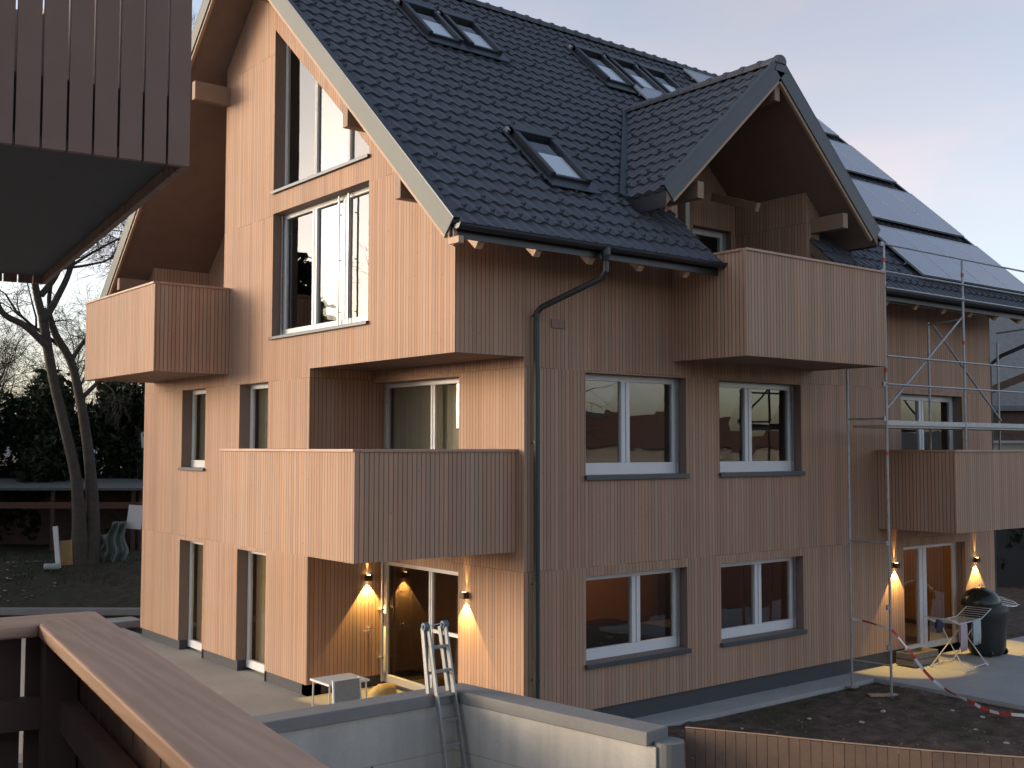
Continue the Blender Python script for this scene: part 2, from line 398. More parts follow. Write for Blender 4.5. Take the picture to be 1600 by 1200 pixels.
# far walls
mb=MB(); mb.add([(L,0,0),(L,W,0),(L,W,top(0,UT)),(L,YR,top(YR,UT)),(L,0,top(0,UT))],[(0,1,2,3,4)]); mb.add([(0,W,0),(L,W,0),(L,W,top(0,UT)),(0,W,top(0,UT))],[(0,1,2,3)])
mb.build('wall',M['clad'],house)
# corner loggias: back wall x=1.275, side wall y=4.29
b_out=[(0,0),(1.66,0),(1.66,2.05),(4.29,2.05),(4.29,2.80),(1.66,2.80),(1.66,5.18),(4.29,5.18),(4.29,5.39),(0,5.39)]
wall_sheet('X',1.275,b_out,[],0,M['clad'],label='loggia back wall set in behind the corner')
mb=MB()
mb.add([(0,4.29,0),(1.56,4.29,0),(1.56,4.29,5.39),(0,4.29,5.39)],[(0,1,2,3)])
mb.add([(1.275,1.66,2.05),(1.56,1.66,2.05),(1.56,4.29,2.05),(1.275,4.29,2.05)],[(0,1,2,3)])
mb.add([(1.275,1.66,5.18),(1.56,1.66,5.18),(1.56,4.29,5.18),(1.275,4.29,5.18)],[(0,1,2,3)])
for z0,z1 in((0,2.05),(2.8,5.18)): mb.add([(1.275,1.66,z0),(1.56,1.66,z0),(1.56,1.66,z1),(1.275,1.66,z1)],[(0,1,2,3)])
mb.build('wall',M['clad'],house)
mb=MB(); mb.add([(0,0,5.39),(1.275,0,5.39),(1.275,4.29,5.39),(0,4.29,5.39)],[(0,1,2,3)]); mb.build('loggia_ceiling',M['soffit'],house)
# upper left loggia
mb=MB()
mb.add([(0,11.67,5.75),(1.3,11.67,5.75),(1.3,11.67,top(11.67,UT)),(0,11.67,top(11.67,UT))],[(0,1,2,3)])
mb.add([(0,7.88,5.75),(1.3,7.88,5.75),(1.3,7.88,top(7.88,UT)),(0,7.88,top(7.88,UT))],[(0,1,2,3)])
mb.add([(1.3,7.88,5.75),(1.3,11.67,5.75),(1.3,11.67,top(11.67,UT)),(1.3,7.88,top(7.88,UT))],[(0,1,2,3)])
mb.add([(0,7.88,5.75),(1.3,7.88,5.75),(1.3,11.67,5.75),(0,11.67,5.75)],[(0,1,2,3)])
mb.build('wall',M['clad'],house)
# dormer loggia
DD=1.72
wall_sheet('Y',DD,[(4.62,5.75),(8.15,5.75),(8.15,dtop(8.15,UT)),(DX,dtop(DX,UT)),(4.62,dtop(4.62,UT))],[rect(6.9,8.02,6.1,8.36)],.2,M['clad'])
mb=MB()
for x_ in(4.62,8.15): mb.add([(x_,0,5.75),(x_,DD,5.75),(x_,DD,dtop(x_,UT)),(x_,0,dtop(x_,UT))],[(0,1,2,3)])
for x_ in(4.22,8.55): mb.add([(x_,0,7.4),(x_,1.2,7.4),(x_,1.2,dtop(x_,UT)),(x_,0,dtop(x_,UT))],[(0,1,2,3)])
mb.add([(4.62,0,5.75),(8.15,0,5.75),(8.15,DD,5.75),(4.62,DD,5.75)],[(0,1,2,3)])
mb.build('wall',M['clad'],house)
# plinth
mb=MB()
for a,b in((4.32,5.87),(7.08,8.67),(9.89,12.04)): mb.box(.03,.3,a,b,-.26,0)
mb.box(.03,1.5,4.32,4.5,-.26,0)
mb.box(1.305,1.5,.03,1.66,-.26,0); mb.box(1.5,11.2,.03,.3,-.42,0); mb.box(13.56,14.76,.03,.3,-.42,0); mb.box(14.5,14.76,.3,12,-.42,0)
build_each(mb,'plinth',M['plinth'],house)
# inner floors and rooms
mb=MB()
for z in(2.62,5.5): mb.box(1.6,L-.3,.3,W-.3,z,z+.15); mb.box(.3,1.6,4.4,W-.3,z,z+.15)
mb.box(.3,L-.3,1.9,7.6,8.45,8.6); mb.box(1.5,L-.3,7.6,W-2,8.45,8.6); mb.box(1.6,L-.3,.3,W-.3,-.2,-.06); mb.box(.3,1.6,4.4,W-.3,-.2,-.06)
mb.build('inner_floor',M['roomdark'],house)
mb=MB(); mb.box(1.62,9.6,4.6,4.7,-.06,2.62); mb.box(9.6,9.7,.3,4.7,-.06,2.62); mb.box(2.3,2.4,.3,4.6,-.06,2.62); mb.box(9.7,L-.3,3.6,3.7,-.06,2.62); mb.box(5.2,5.25,1.6,4.6,-.06,2.62)
mb.build('partition',M['roomwarm'],house)
mb=MB()
for z in(2.77,5.65): mb.box(1.7,9.6,4.6,4.7,z,z+2.7); mb.box(9.6,9.7,.3,4.7,z,z+2.7); mb.box(5.15,5.25,.3,4.6,z,z+2.7); mb.box(4.5,4.6,4.6,W-.3,z,z+2.7)
mb.box(4.,4.1,4.7,W-.3,-.06,2.62); mb.prism([(1.5,8.6),(10.5,8.6),(10.5,top(10.5,.4)),(YR,top(YR,.4)),(1.5,top(1.5,.4))],'X',4.0,4.1)
mb.build('partition',M['roomdark'],house)
mb=MB(); mb.box(2.6,4.9,1.5,2.0,.0,.95); mb.box(3.0,3.5,2.0,2.4,.95,1.15); mb.box(6.0,7.6,1.6,2.3,.0,.72)
for x_ in(5.8,6.5,7.2,7.9): mb.box(x_,x_+.4,1.3,1.35,.3,.98); mb.box(x_,x_+.4,1.3,1.7,.42,.46)
mb.box(7.6,8.1,3.0,3.4,-.06,2.3)
for x_ in(11.0,12.3): mb.box(x_,x_+.42,1.2,1.25,.3,.95); mb.box(x_,x_+.42,1.2,1.6,.4,.45); mb.box(x_,x_+.04,1.2,1.24,-.06,.95); mb.box(x_+.38,x_+.42,1.2,1.24,-.06,.95)
mb.box(11.2,13.2,1.7,2.5,.68,.73)
build_each(mb,'furniture',M['furn'],house)
def roomlight(x,y,z,e,col=(1,.58,.26),rad=.12):
    l=bpy.data.lights.new('room_light','POINT'); l.energy=e; l.color=col; l.shadow_soft_size=rad
    o=bpy.data.objects.new('room_light',l); C.objects.link(o); o.location=(x,y,z); o.parent=house
roomlight(4.0,3.2,2.3,4.5); roomlight(7.4,3.2,2.3,5.5); roomlight(12.4,2.2,2.3,16,(1,.56,.2)); roomlight(3.0,2.6,5.0,.0001)

# ---- windows
def window(plane,c,a0,a1,z0,z1,mull=(),fr=.085,mw=.13,sill=None,rail=None,gl='glass',thr=None,bot=None,slope=None,handle=None,label=None,screen=None):
    """frame sits at c (inner end of the reveal); plane 'X' uses y, plane 'Y' uses x"""
    mb=MB(); dp=.07
    def B(mb,u0,u1,w0,w1,d0,d1):
        if plane=='X': mb.box(c+d0,c+d1,u0,u1,w0,w1)
        else: mb.box(u0,u1,c+d0,c+d1,w0,w1)
    bt=bot or fr*1.25
    B(mb,a0,a1,z0,z0+bt,-.01,dp); B(mb,a0,a0+fr,z0+bt,z1 if slope is None else slope(a0),0,dp); B(mb,a1-fr,a1,z0+bt,z1 if slope is None else slope(a1-fr),0,dp)
    if slope is None: B(mb,a0+fr,a1-fr,z1-fr,z1,0,dp)
    for mx in mull:
        zt=z1-fr if slope is None else slope(mx)
        B(mb,mx-mw/2,mx-.012,z0+bt,zt,-.012,dp); B(mb,mx+.012,mx+mw/2,z0+bt,zt,-.012,dp); B(mb,mx-.012,mx+.012,z0+bt,zt,.01,dp)
    if slope is not None:
        P=lambda a,z,d:(c+d,a,z)
        za,zb=slope(a0),slope(a1)
        for d0,d1 in((0,dp),):
            mb.add([P(a0,za-.1,d0),P(a1,zb-.1,d0),P(a1,zb,d0),P(a0,za,d0),P(a0,za-.1,d1),P(a1,zb-.1,d1),P(a1,zb,d1),P(a0,za,d1)],[(0,1,2,3),(4,5,6,7),(0,1,5,4),(2,3,7,6),(0,3,7,4),(1,2,6,5)])
    if thr is not None:
        B(mb,thr[0],thr[1],thr[2],thr[2]+.06,0,dp)
    w_=mb.build('window',M['white'],house,bevel=.006)
    if label: w_['label']=label
    edges=[a0+fr]+list(mull)+[a1-fr]
    for i in range(len(edges)-1):
        u0=edges[i]+(mw/2 if i else 0); u1=edges[i+1]-(mw/2 if i<len(edges)-2 else 0)
        g=MB(); zt0=zt1=z1-fr
        if slope is not None: zt0,zt1=slope(u0)-.1,slope(u1)-.1
        d=.035
        # slight lean of every pane, as real panes have
        k=random.uniform(-.003,.003); k2=random.uniform(-.003,.003)
        if plane=='X': g.add([(c+d+k,u0,z0+bt),(c+d-k,u1,z0+bt),(c+d+k2,u1,zt1),(c+d-k2,u0,zt0)],[(0,1,2,3)])
        else: g.add([(u0,c+d+k,z0+bt),(u1,c+d-k,z0+bt),(u1,c+d+k2,zt1),(u0,c+d-k2,zt0)],[(0,1,2,3)])
        g.build('pane',M[gl],w_,recalc=False)
    if sill:
        g=MB(); e=.03
        if plane=='X': g.box(-.05,c-.005,a0-e,a1+e,z0-.035,z0-.003); g.box(-.055,-.04,a0-e,a1+e,z0-.06,z0-.003); 
        else: g.box(a0-e,a1+e,-.05,c-.005,z0-.045,z0-.003); g.box(a0-e,a1+e,-.06,-.04,z0-.075,z0-.001)
        g.build('sill',M['sill'],w_,bevel=.005)
    if screen:
        g=MB(); k=24; 
        for i in range(k+1):
            a=a0+.02+(a1-a0-.04)*i/k; d=.17+.02*sin(i*2.1)
            for z in(z0+.02,z1+.05): g.v.append((c+d,a,z) if plane=='X' else (a,c+d,z))
        g.f=[(2*i,2*i+1,2*i+3,2*i+2) for i in range(k)]; g.m=[0]*k
        g.build('curtain',M[screen],w_,recalc=False)
    if rail is not None:
        for rr in rail:
            g=MB()
            if plane=='X': g.box(c-.07,c-.045,rr-.012,rr+.012,z0+.01,z1-.02); [g.box(c-.06,c,rr-.008,rr+.008,z,z+.02) for z in(z0+.25,(z0+z1)/2,z1-.35)]
            else: g.box(rr-.012,rr+.012,c-.07,c-.045,z0+.01,z1-.02); [g.box(rr-.008,rr+.03,c-.06,c-.03,z,z+.02) for z in(z0+.25,(z0+z1)/2,z1-.35)]
            g.build('guide_rail',M['alu'],w_)
    if handle:
        g=MB()
        u,z=handle
        if plane=='X': g.box(c-.03,c,u-.012,u+.012,z-.06,z+.06); g.box(c-.05,c-.03,u-.10,u+.01,z-.01,z+.012)
        else: g.box(u-.012,u+.012,c-.03,c,z-.06,z+.06)
        g.build('handle',M['alu'],w_)
    return w_
for a0,a1,mx in((2.51,4.795,3.58),(5.638,7.917,6.66)):
    window('Y',.22,a0,a1,3.60,5.206,[mx],mw=.19,sill=True,rail=[a1-.035],fr=.1,bot=.19)
    window('Y',.22,a0,a1,.70,2.041,[mx+.22],mw=.19,sill=True,rail=[a1-.035],fr=.1,bot=.17)
window('X',.22,8.67,9.89,3.61,5.23,[],sill=True,bot=.15,screen='curtain')
window('X',.22,5.87,7.08,3.61,5.23,[],sill=True,bot=.15,screen='curtain')
window('X',.22,8.67,9.89,-.14,2.1,[],bot=.15,screen='curtain2')
window('X',.22,5.87,7.08,-.14,2.1,[],bot=.15,screen='curtain2')
window('X',.22,2.38,5.76,6.05,8.32,[4.56,3.47],mw=.17,sill=True,rail=[5.72,3.62,3.30],bot=.14)
window('X',.22,2.38,5.76,8.74,11.78,[4.55,3.39],mw=.07,fr=.06,bot=.07,sill=True,slope=lambda a:8.86+(a-2.38)*(11.78-8.86)/3.38)
window('X',1.53,1.66,4.29,-.12,2.05,[2.80],mw=.1,fr=.11,thr=(1.75,2.75,.93),gl='glassdark',bot=.13)
window('X',1.53,1.66,4.29,2.84,5.18,[2.76],mw=.13,rail=[4.2],screen='curtain')
window('Y',.22,11.2,13.56,-.16,2.02,[12.24],mw=.28,fr=.09,thr=None,bot=.12)
window('Y',.22,11.2,13.56,2.86,5.15,[12.3],mw=.18,fr=.12)
window('Y',1.90,6.9,8.02,6.1,8.36,[],fr=.12,rail=[7.98])
# clad door in the lower loggia: handle only shows
mb=MB(); mb.box(1.19,1.23,4.24,4.29,.76,.86); mb.box(1.08,1.22,4.215,4.235,.80,.82); mb.build('door_handle',M['alu'],house,bevel=.004)
# thin service pipe in the loggia corner
mb=MB(); mb.tube([(1.44,4.20,-.1),(1.44,4.20,2.04)],.022); mb.box(1.40,1.47,4.17,4.29,1.15,1.18); mb.box(1.40,1.47,4.17,4.29,.3,.33); mb.build('service_pipe',M['alu'],house,smooth=False)
# white mark plate on the eave wall
mb=MB(); mb.box(1.80,2.07,-.022,-.002,5.86,5.99); mb.box(1.815,2.055,-.026,-.022,5.875,5.885); mb.box(1.815,2.055,-.026,-.022,5.96,5.972); mb.box(2.055,2.068,-.03,-.022,5.86,5.99)
mb.build('vent_cover',[M['clad_dark']],house)

# ---- balconies
def balcony(x0,x1,y0,y1,z0,z1,sides,th=.09,label=None,floor=None):
    """sides: list of (axis, coord, a0, a1, outward sign)"""
    mb=MB()
    for ax,c,a0,a1,s in sides:
        if ax=='X': mb.box(c,c-s*th,a0,a1,z0,z1-.04)
        else: mb.box(a0,a1,c,c-s*th,z0,z1-.04)
    b=mb.build('balcony',M['clad_wide'],house)
    if label: b['label']=label
    fl=MB(); fx0,fx1,fy0,fy1=floor
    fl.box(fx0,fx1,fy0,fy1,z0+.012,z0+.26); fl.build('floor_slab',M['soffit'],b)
    cp=MB()
    for ax,c,a0,a1,s in sides:
        if ax=='X': cp.box(c+s*.025,c-s*(th+.03),a0,a1,z1-.04,z1)
        else: cp.box(a0,a1,c+s*.025,c-s*(th+.03),z1-.0405,z1+.0005)
    cp.build('cap_rail',M['cap'],b,bevel=.004)
    return b
balcony(0,0,0,0,2.478,4.01,[('X',-1.52,.171,4.46,-1),('Y',.171,-1.43,1.272,-1),('Y',4.46,-1.43,-.002,1)],label='large corner balcony on the middle floor',floor=(-1.43,1.272,.261,4.37))
balcony(0,0,0,0,5.461,7.15,[('X',-1.503,7.589,11.56,-1),('Y',7.589,-1.413,-.002,-1),('Y',11.56,-1.413,-.002,1)],label='balcony high on the left under the roof',floor=(-1.413,-.002,7.679,11.47))
balcony(0,0,0,0,5.477,7.18,[('Y',-1.573,4.49,8.29,-1),('X',4.49,-1.483,-.002,-1),('X',8.29,-1.483,-.002,1)],label='balcony of the dormer',floor=(4.58,8.2,-1.483,-.002))
balcony(0,0,0,0,2.44,4.0,[('Y',-1.667,10.32,14.2,-1),('X',10.32,-1.577,-.002,-1),('X',14.2,-1.577,-.002,1)],label='balcony at the right end of the middle floor',floor=(10.41,14.11,-1.577,-.002))

# ---- roof structure
roof=MB()
def slab(mb,x0,x1,y0,y1,t0=.05,t1=.28):
    vs=[]
    for t in(t0,t1):
        for (x_,y_) in((x0,y0),(x1,y0),(x1,y1),(x0,y1)): vs.append((x_,y_,Z0+SL*(y_ if y_<=YR+.001 and y0<YR-.01 or y1<=YR+.001 else 2*YR-y_)-t))
    mb.add(vs,[(0,1,2,3),(4,7,6,5),(0,4,5,1),(1,5,6,2),(2,6,7,3),(3,7,4,0)])
slab(roof,XV,4.5,-.985,YR); slab(roof,4.5,8.27,DD+.05,YR); slab(roof,8.27,XE,-.985,YR)
slab(roof,XV,XE,YR,2*YR-EY-.04)
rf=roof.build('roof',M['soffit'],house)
# dormer slabs
def dslab(mb,s,t0=.05,t1=.28):
    pts=[(0,-.8),(2.87,-.8),(2.87,.35),(0,3.25)]
    vs=[(DX+s*a,b,DZ-SL*a-t) for t in(t0,t1) for a,b in pts]
    mb.add(vs,[(0,1,2,3),(4,7,6,5),(0,4,5,1),(1,5,6,2),(2,6,7,3),(3,7,4,0)])
dm=MB(); dslab(dm,-1); dslab(dm,1); dr=dm.build('dormer_roof',M['soffit'],house)
# tiles
TW=.245; EXP=.357
def tiles(name,parent,org,U,Vv,Nn,rows,spans,hooks=True,phase=0.):
    mb=MB(); org,U,Vv,Nn=V(org),V(U),V(Vv),V(Nn)
    ns=7
    def h(u): 
        t=(u/TW)%1.
        k=t/.30 if t<.30 else (1-t)/.70
        return .036*k*k*(3-2*k)
    for r_ in range(rows):
        sh=(r_%2)*TW*.12+phase
        for (u0,u1) in spans(r_):
            k=int(math.ceil((u1-u0)/(TW/ns))); 
            us=[u0+(u1-u0)*i/k for i in range(k+1)]
            b=len(mb.v); v0=r_*EXP; v1=(r_+1)*EXP+.03
            for u in us:
                hh=h(u+sh); t=((u+sh)/TW)%1.; jj=.012*sin(t*2*pi)
                # three points up the course: lip bottom, lip top, upper end
                mb.v.append(tuple(org+U*u+Vv*(v0+jj)+Nn*(hh*.10-.010)))
                mb.v.append(tuple(org+U*u+Vv*(v0-.004+jj)+Nn*(hh+.030+.003*mn.noise(V((u*1.7,r_*.9,0))))))
                mb.v.append(tuple(org+U*u+Vv*v1+Nn*(hh*.9-.004)))
            for i in range(k):
                a=b+3*i; c=a+3
                mb.f.append((a,c,c+1,a+1)); mb.f.append((a+1,c+1,c+2,a+2)); mb.m+=[0,0]
            if hooks:
                i0=int(math.ceil((u0+sh)/TW)); i1=int((u1+sh)/TW)
                for i in range(i0,i1):
                    on = r_==1 or (r_==2 and i%3==0) or (r_>2 and (i+ (r_//1)*2)%4==0 and r_<rows-1)
                    if not on: continue
                    u=(i+.72)*TW-sh
                    if u<u0+.05 or u>u1-.05: continue
                    p=org+U*u+Vv*(v0+.10)+Nn*.035
                    mb.obox(p,U*.012,Vv*.035,Nn*.03); mb.obox(p-Vv*.03+Nn*.03,U*.018,Vv*.006,Nn*.028)
    o=mb.build(name,M['tile'],parent,recalc=False)
    return o
cs,sn=cos(ANG),sin(ANG)
ROWS=27
def spans_front(r_):
    y=EY-.03+(r_+.5)*EXP*cs
    if r_==ROWS-1: pass
    hw=3.04-y   # half width of the dormer at this course
    out=[]
    if y<DD+.1: return [(0,max(4.53,DX-hw+.12)-XV),(min(8.25,DX+hw-.12)-XV,XE-XV)]
    if hw>.35: 
        return [(0,DX-hw+.32-XV),(DX+hw-.32-XV,XE-XV)]
    return [(0,XE-XV)]
tiles('roof_tiles',rf,(XV,EY-.03,Z0+SL*(EY-.03)-.035),(1,0,0),(0,cs,sn),(0,-sn,cs),ROWS,spans_front)
tiles('roof_tiles',rf,(XE,2*YR-EY+.03,Z0+SL*(EY-.03)-.035),(-1,0,0),(0,-cs,sn),(0,sn,cs),ROWS,lambda r_:[(0,XE-XV)],hooks=False)
def dspan(s):
    def f(r_):
        # distance up the slope from the eave -> horizontal offset from the ridge
        a=2.87-(r_+.5)*EXP*cs
        yb=3.04-a+.12
        return [(0,yb+.8)] if s<0 else [(0,yb+.8)]
    return f
DR=11
tiles('dormer_tiles',dr,(DX-2.90,-.8,DZ-SL*2.90-.03),(0,1,0),(cs,0,sn),(-sn,0,cs),DR,dspan(-1))
tiles('dormer_tiles',dr,(DX+2.90,-.8,DZ-SL*2.90-.03),(0,1,0),(-cs,0,sn),(sn,0,cs),DR,dspan(1))
# ridge caps
def ridge(parent,a,b,r_=.11):
    a,b=V(a),V(b); d=(b-a); l=d.length; d.normalize(); k=int(l/.36); mb=MB()
    sd=d.cross(V((0,0,1))).normalized(); u=V((0,0,1))
    for i in range(k):
        p0=a+d*(l*i/k-.01); p1=a+d*(l*(i+1)/k+.02)
        vs=[]
        for p,rr in((p0,r_*1.02),(p0+(p1-p0)*.18,r_*1.18),(p0+(p1-p0)*.24,r_),(p1,r_*.94)):
            for j in range(8):
                t=-.35+ (pi+.7)*j/7
                vs.append(p+sd*cos(t)*rr*1.15+u*(sin(t)*rr-.0))
        mb.add(vs,[(q*8+j,q*8+j+1,q*8+8+j+1,q*8+8+j) for q in range(3) for j in range(7)]+[tuple(range(8))])
    return mb.build('ridge_cap',M['tile'],parent,smooth=False)
ridge(rf,(XV-.02,YR,Z0+SL*YR-.02),(XE+.02,YR,Z0+SL*YR-.02))
ridge(dr,(DX,-.84,DZ-.02),(DX,3.05,DZ-.02))
# verges (sheet metal board with timber strip below)
def verge(parent,p0,p1,out,mats=(M['metal'],M['timber'],M['dkmetal'])):
    """p0 eave end, p1 ridge end on the tile surface, out = outward unit vector"""
    p0,p1,out=V(p0),V(p1),V(out); d=(p1-p0).normalized(); nrm=d.cross(out); 
    if nrm.z<0: nrm=-nrm
    mb=MB(); L_=(p1-p0).length; mid=(p0+p1)/2
    mb.mi=0; mb.obox(mid+out*.012-nrm*.095,d*L_/2,out*.012,nrm*.135)
    mb.mi=2; mb.obox(mid-out*.03+nrm*.055,d*L_/2,out*.055,nrm*.012)
    mb.mi=1; mb.obox(mid-out*.03-nrm*.255,d*(L_/2-.03),out*.028,nrm*.03)
    return mb.build('verge_board',list(mats),parent)
for x_,o_ in((XV,-1),(XE,1)):
    verge(rf,(x_,EY-.03,Z0+SL*(EY-.03)),(x_,YR,Z0+SL*YR),(o_,0,0))
    verge(rf,(x_,2*YR-EY+.03,Z0+SL*(EY-.03)),(x_,YR,Z0+SL*YR),(o_,0,0))
for s in(-1,1): verge(dr,(DX+s*2.9,-.8,DZ-SL*2.9),(DX,-.8,DZ),(0,-1,0),(M['dkmetal'],M['timber'],M['dkmetal']))
mb=MB(); mb.prism([(DX-.17,DZ-.20),(DX+.17,DZ-.20),(DX+.05,DZ+.03),(DX-.05,DZ+.03)],'Y',-.831,-.80); mb.build('apex_cap',M['dkmetal'],dr)
for s in(-1,1):
    x_=DX+s*2.876; mb=MB(); mb.box(x_-.006,x_+.006,-.79,.4,dtop(3.51,.31),dtop(3.51,.02)); mb.build('dark_eave_strip',M['dkmetal'],dr)
# valley flashing
mb=MB()
for s in(-1,1):
    a=V((DX+s*2.95,.10,top(.10)+.045)); b=V((DX+s*.12,2.92,top(2.92)+.045)); d=(b-a).normalized(); nn=V((0,-sn,cs)); sdv=d.cross(nn).normalized()
    mb.obox((a+b)/2,d*(b-a).length/2,sdv*.075,nn*.035)
mb.build('valley_flashing',M['dkmetal'],dr)
# timber under the eaves: purlins, rafter tails
mb=MB()
for y0,z0,z1 in((1.80,8.93,9.30),(.30,7.56,7.92),(7.70,10.82,11.18),(11.75,7.52,7.78),(5.94,12.4,13.1)):
    mb.box(-.74,.5 if y0>7 else -.004,y0,y0+.15,z0,z1)
build_each(mb,'purlin',M['beam'],rf,bevel=.008)
mb=MB()
for x_ in(-.3,.72,1.74,2.76,3.78,9.3,10.3,11.3,12.3,13.3,14.3):
    mb.prism([(-.97,6.83),(-.88,6.72),(-.66,6.90),(-.66,7.02),(-.97,6.90)],'X',x_,x_+.11)
build_each(mb,'rafter_tail',M['timber'],rf)
mb=MB(); mb.box(-.77,4.5,-1.003,-.985,6.80,6.99); mb.box(8.3,15.66,-1.003,-.985,6.80,6.99)  # dark strips added in place of the shade under the gutter
build_each(mb,'dark_eave_strip',M['dkmetal'],rf)
mb=MB(); mb.prism([(-1.03,6.93),(-1.0,6.93),(-1.0,6.68),(-1.03,6.70)],'X',-.76,-.70); mb.box(-.78,-.70,-1.17,-.93,6.71,6.80); mb.build('eave_board',M['timber'],rf)
# dormer purlins
mb=MB()
for x_ in(4.30,8.26): mb.box(x_+.03,x_+.18,-.72,-.004,8.10,8.38)
mb.box(DX-.07,DX+.07,-.74,DD,10.1,10.48)
mb.beam((6.95,1.25,8.83),(6.86,.1,8.42),.1,.16)
build_each(mb,'purlin',M['beam'],dr,bevel=.008)
# gutters and downpipe
def gutter(x0,x1,y=EY-.075,z=6.97):
    mb=MB(); n_=10; 
    for rr,sg in((.072,0),(.066,1)):
        for i in range(n_+1):
            t=pi+pi*i/n_; mb.v.append((x0,y+cos(t)*rr,z+sin(t)*rr)); mb.v.append((x1,y+cos(t)*rr,z+sin(t)*rr))
    for q in range(2):
        b=q*2*(n_+1)
        for i in range(n_): mb.f.append((b+2*i,b+2*i+1,b+2*i+3,b+2*i+2)); mb.m.append(0)
    mb.tube([(x0,y-.072,z+.004),(x1,y-.072,z+.004)],.011,6)
    for e in(x0,x1):
        b=len(mb.v); mb.v+= [(e,y+cos(pi+pi*i/n_)*.07,z+sin(pi+pi*i/n_)*.07) for i in range(n_+1)]; mb.f.append(tuple(range(b,b+n_+1))); mb.m.append(0)
    return mb.build('gutter',M['dkmetal'],rf,recalc=False)
gutter(-.77,4.62); gutter(8.3,15.68)
mb=MB(); gx,gy=1.90,EY-.075
mb.lathe([(.075,.0),(.072,-.1),(.042,-.2),(.042,-.28)],(gx,gy,6.94),14)
mb.tube([(gx,gy,6.72),(gx,gy,6.60),(gx-.03,gy+.07,6.50),(1.47,-.17,6.13),(1.43,-.11,6.05),(1.43,-.10,5.93),(1.43,-.10,-.2)],.046,12)
for z in(6.0,4.1,2.0,.6): mb.tube([(1.43,-.10,z),(1.43,-.10,z+.03)],.056,12); mb.box(1.42,1.44,-.09,0,z,z+.02)
mb.build('downpipe',M['dkmetal'],rf,smooth=False)
mb=MB(); mb.lathe([(.075,.0),(.072,-.1),(.042,-.2),(.042,-.28)],(15.2,gy,6.94),14); mb.tube([(15.2,gy,6.72),(15.2,gy,6.5),(14.9,-.2,6.1),(14.88,.06,5.9),(14.88,.06,0)],.046,10); mb.build('downpipe',M['dkmetal'],rf)
# skylights
def onroof(x_,y_,h_): return V((x_,y_,Z0+SL*y_))+V((0,-sn,cs))*h_
nF=V((0,-sn,cs)); vF=V((0,cs,sn)); uF=V((1,0,0))
def skylight(x0,x1,y0,y1):
    mb=MB(); l=(y1-y0)/cs; w_=x1-x0; c0=onroof((x0+x1)/2,(y0+y1)/2,.0)
    for s in(-1,1): mb.obox(c0+uF*s*(w_/2-.045)+nF*.085,uF*.045,vF*l/2,nF*.075); mb.obox(c0+uF*s*(w_/2+.06)+nF*.045,uF*.05,vF*(l/2+.06),nF*.02)
    mb.obox(c0+vF*(l/2-.06)+nF*.10,uF*w_/2,vF*.09,nF*.075)
    mb.obox(c0-vF*(l/2-.03)+nF*.07,uF*(w_/2-.09),vF*.035,nF*.05)
    mb.obox(c0-vF*(l/2+.13)+nF*.06,uF*(w_/2+.1),vF*.13,nF*.012)
    o=mb.build('skylight',M['dkmetal'],house,bevel=.012)
    g=MB(); p=[c0+uF*a*(w_/2-.085)+vF*b*(l/2-.05)+nF*.098 for a,b in((-1,-1),(1,-1),(1,1),(-1,1))]; g.add(p,[(0,1,2,3)]); g.build('pane',M['skyglass'],o)
    g=MB(); hb=l*.56; p=[c0+uF*a*(w_/2-.10)+vF*b+nF*.078 for a,b in((-1,-l/2+.06),(1,-l/2+.06),(1,-l/2+hb),(-1,-l/2+hb))]; g.add(p,[(0,1,2,3)]); 
    g.build('roller_blind',M['blind'],o)
    g=MB(); g.obox(c0+uF*(-w_/2-.07)+vF*(l/2-.06)+nF*.1,uF*.03,vF*.05,nF*.03); g.build('hinge_cover',M['alu'],o)
M['blind']=simple('white_blind',(.85,.86,.87),rough=.8,noise=.03)
for q in((1.93,2.78,.22,1.27),(2.08,2.86,3.85,4.85),(3.02,3.80,3.85,4.85),(6.72,7.55,4.02,5.12),(7.72,8.55,4.02,5.12),(8.72,9.55,4.02,5.12)): skylight(*q)
# solar panels
def panel(x0,x1,y0,y1):
    mb=MB(); c0=onroof((x0+x1)/2,(y0+y1)/2,.115); l=(y1-y0)/cs/2; w_=(x1-x0)/2
    mb.obox(c0,uF*(w_-.012),vF*(l-.012),nF*.015)
    o=mb.build('solar_panel',M['solar'],house)
    f=MB()
    for s in(-1,1): f.obox(c0+uF*s*w_,uF*.012,vF*l,nF*.021); f.obox(c0+vF*s*l,uF*w_,vF*.012,nF*.0205)
    f.build('frame',M['alu'],o)
PW=1.143
for (y0,y1,xs) in((4.47,5.72,10.93),(2.80,4.10,7.5),(1.04,2.40,8.64),(-.64,.73,10.93)):
    k=int(round((15.5-xs)/PW))
    for i in range(k): panel(xs+i*PW+.008,xs+(i+1)*PW-.008,y0,y1)
mb=MB()
for y_ in(-.3,.4,1.4,2.05,3.1,3.8,4.8,5.4):
    xs=7.5 if 2.8<y_<4.2 else (8.64 if 1<y_<2.5 else 10.93)
    c0=onroof((xs+15.55)/2,y_,.065); mb.obox(c0,uF*((15.58-xs)/2),vF*.02,nF*.02)
mb.build('mounting_rail',M['alu'],rf)

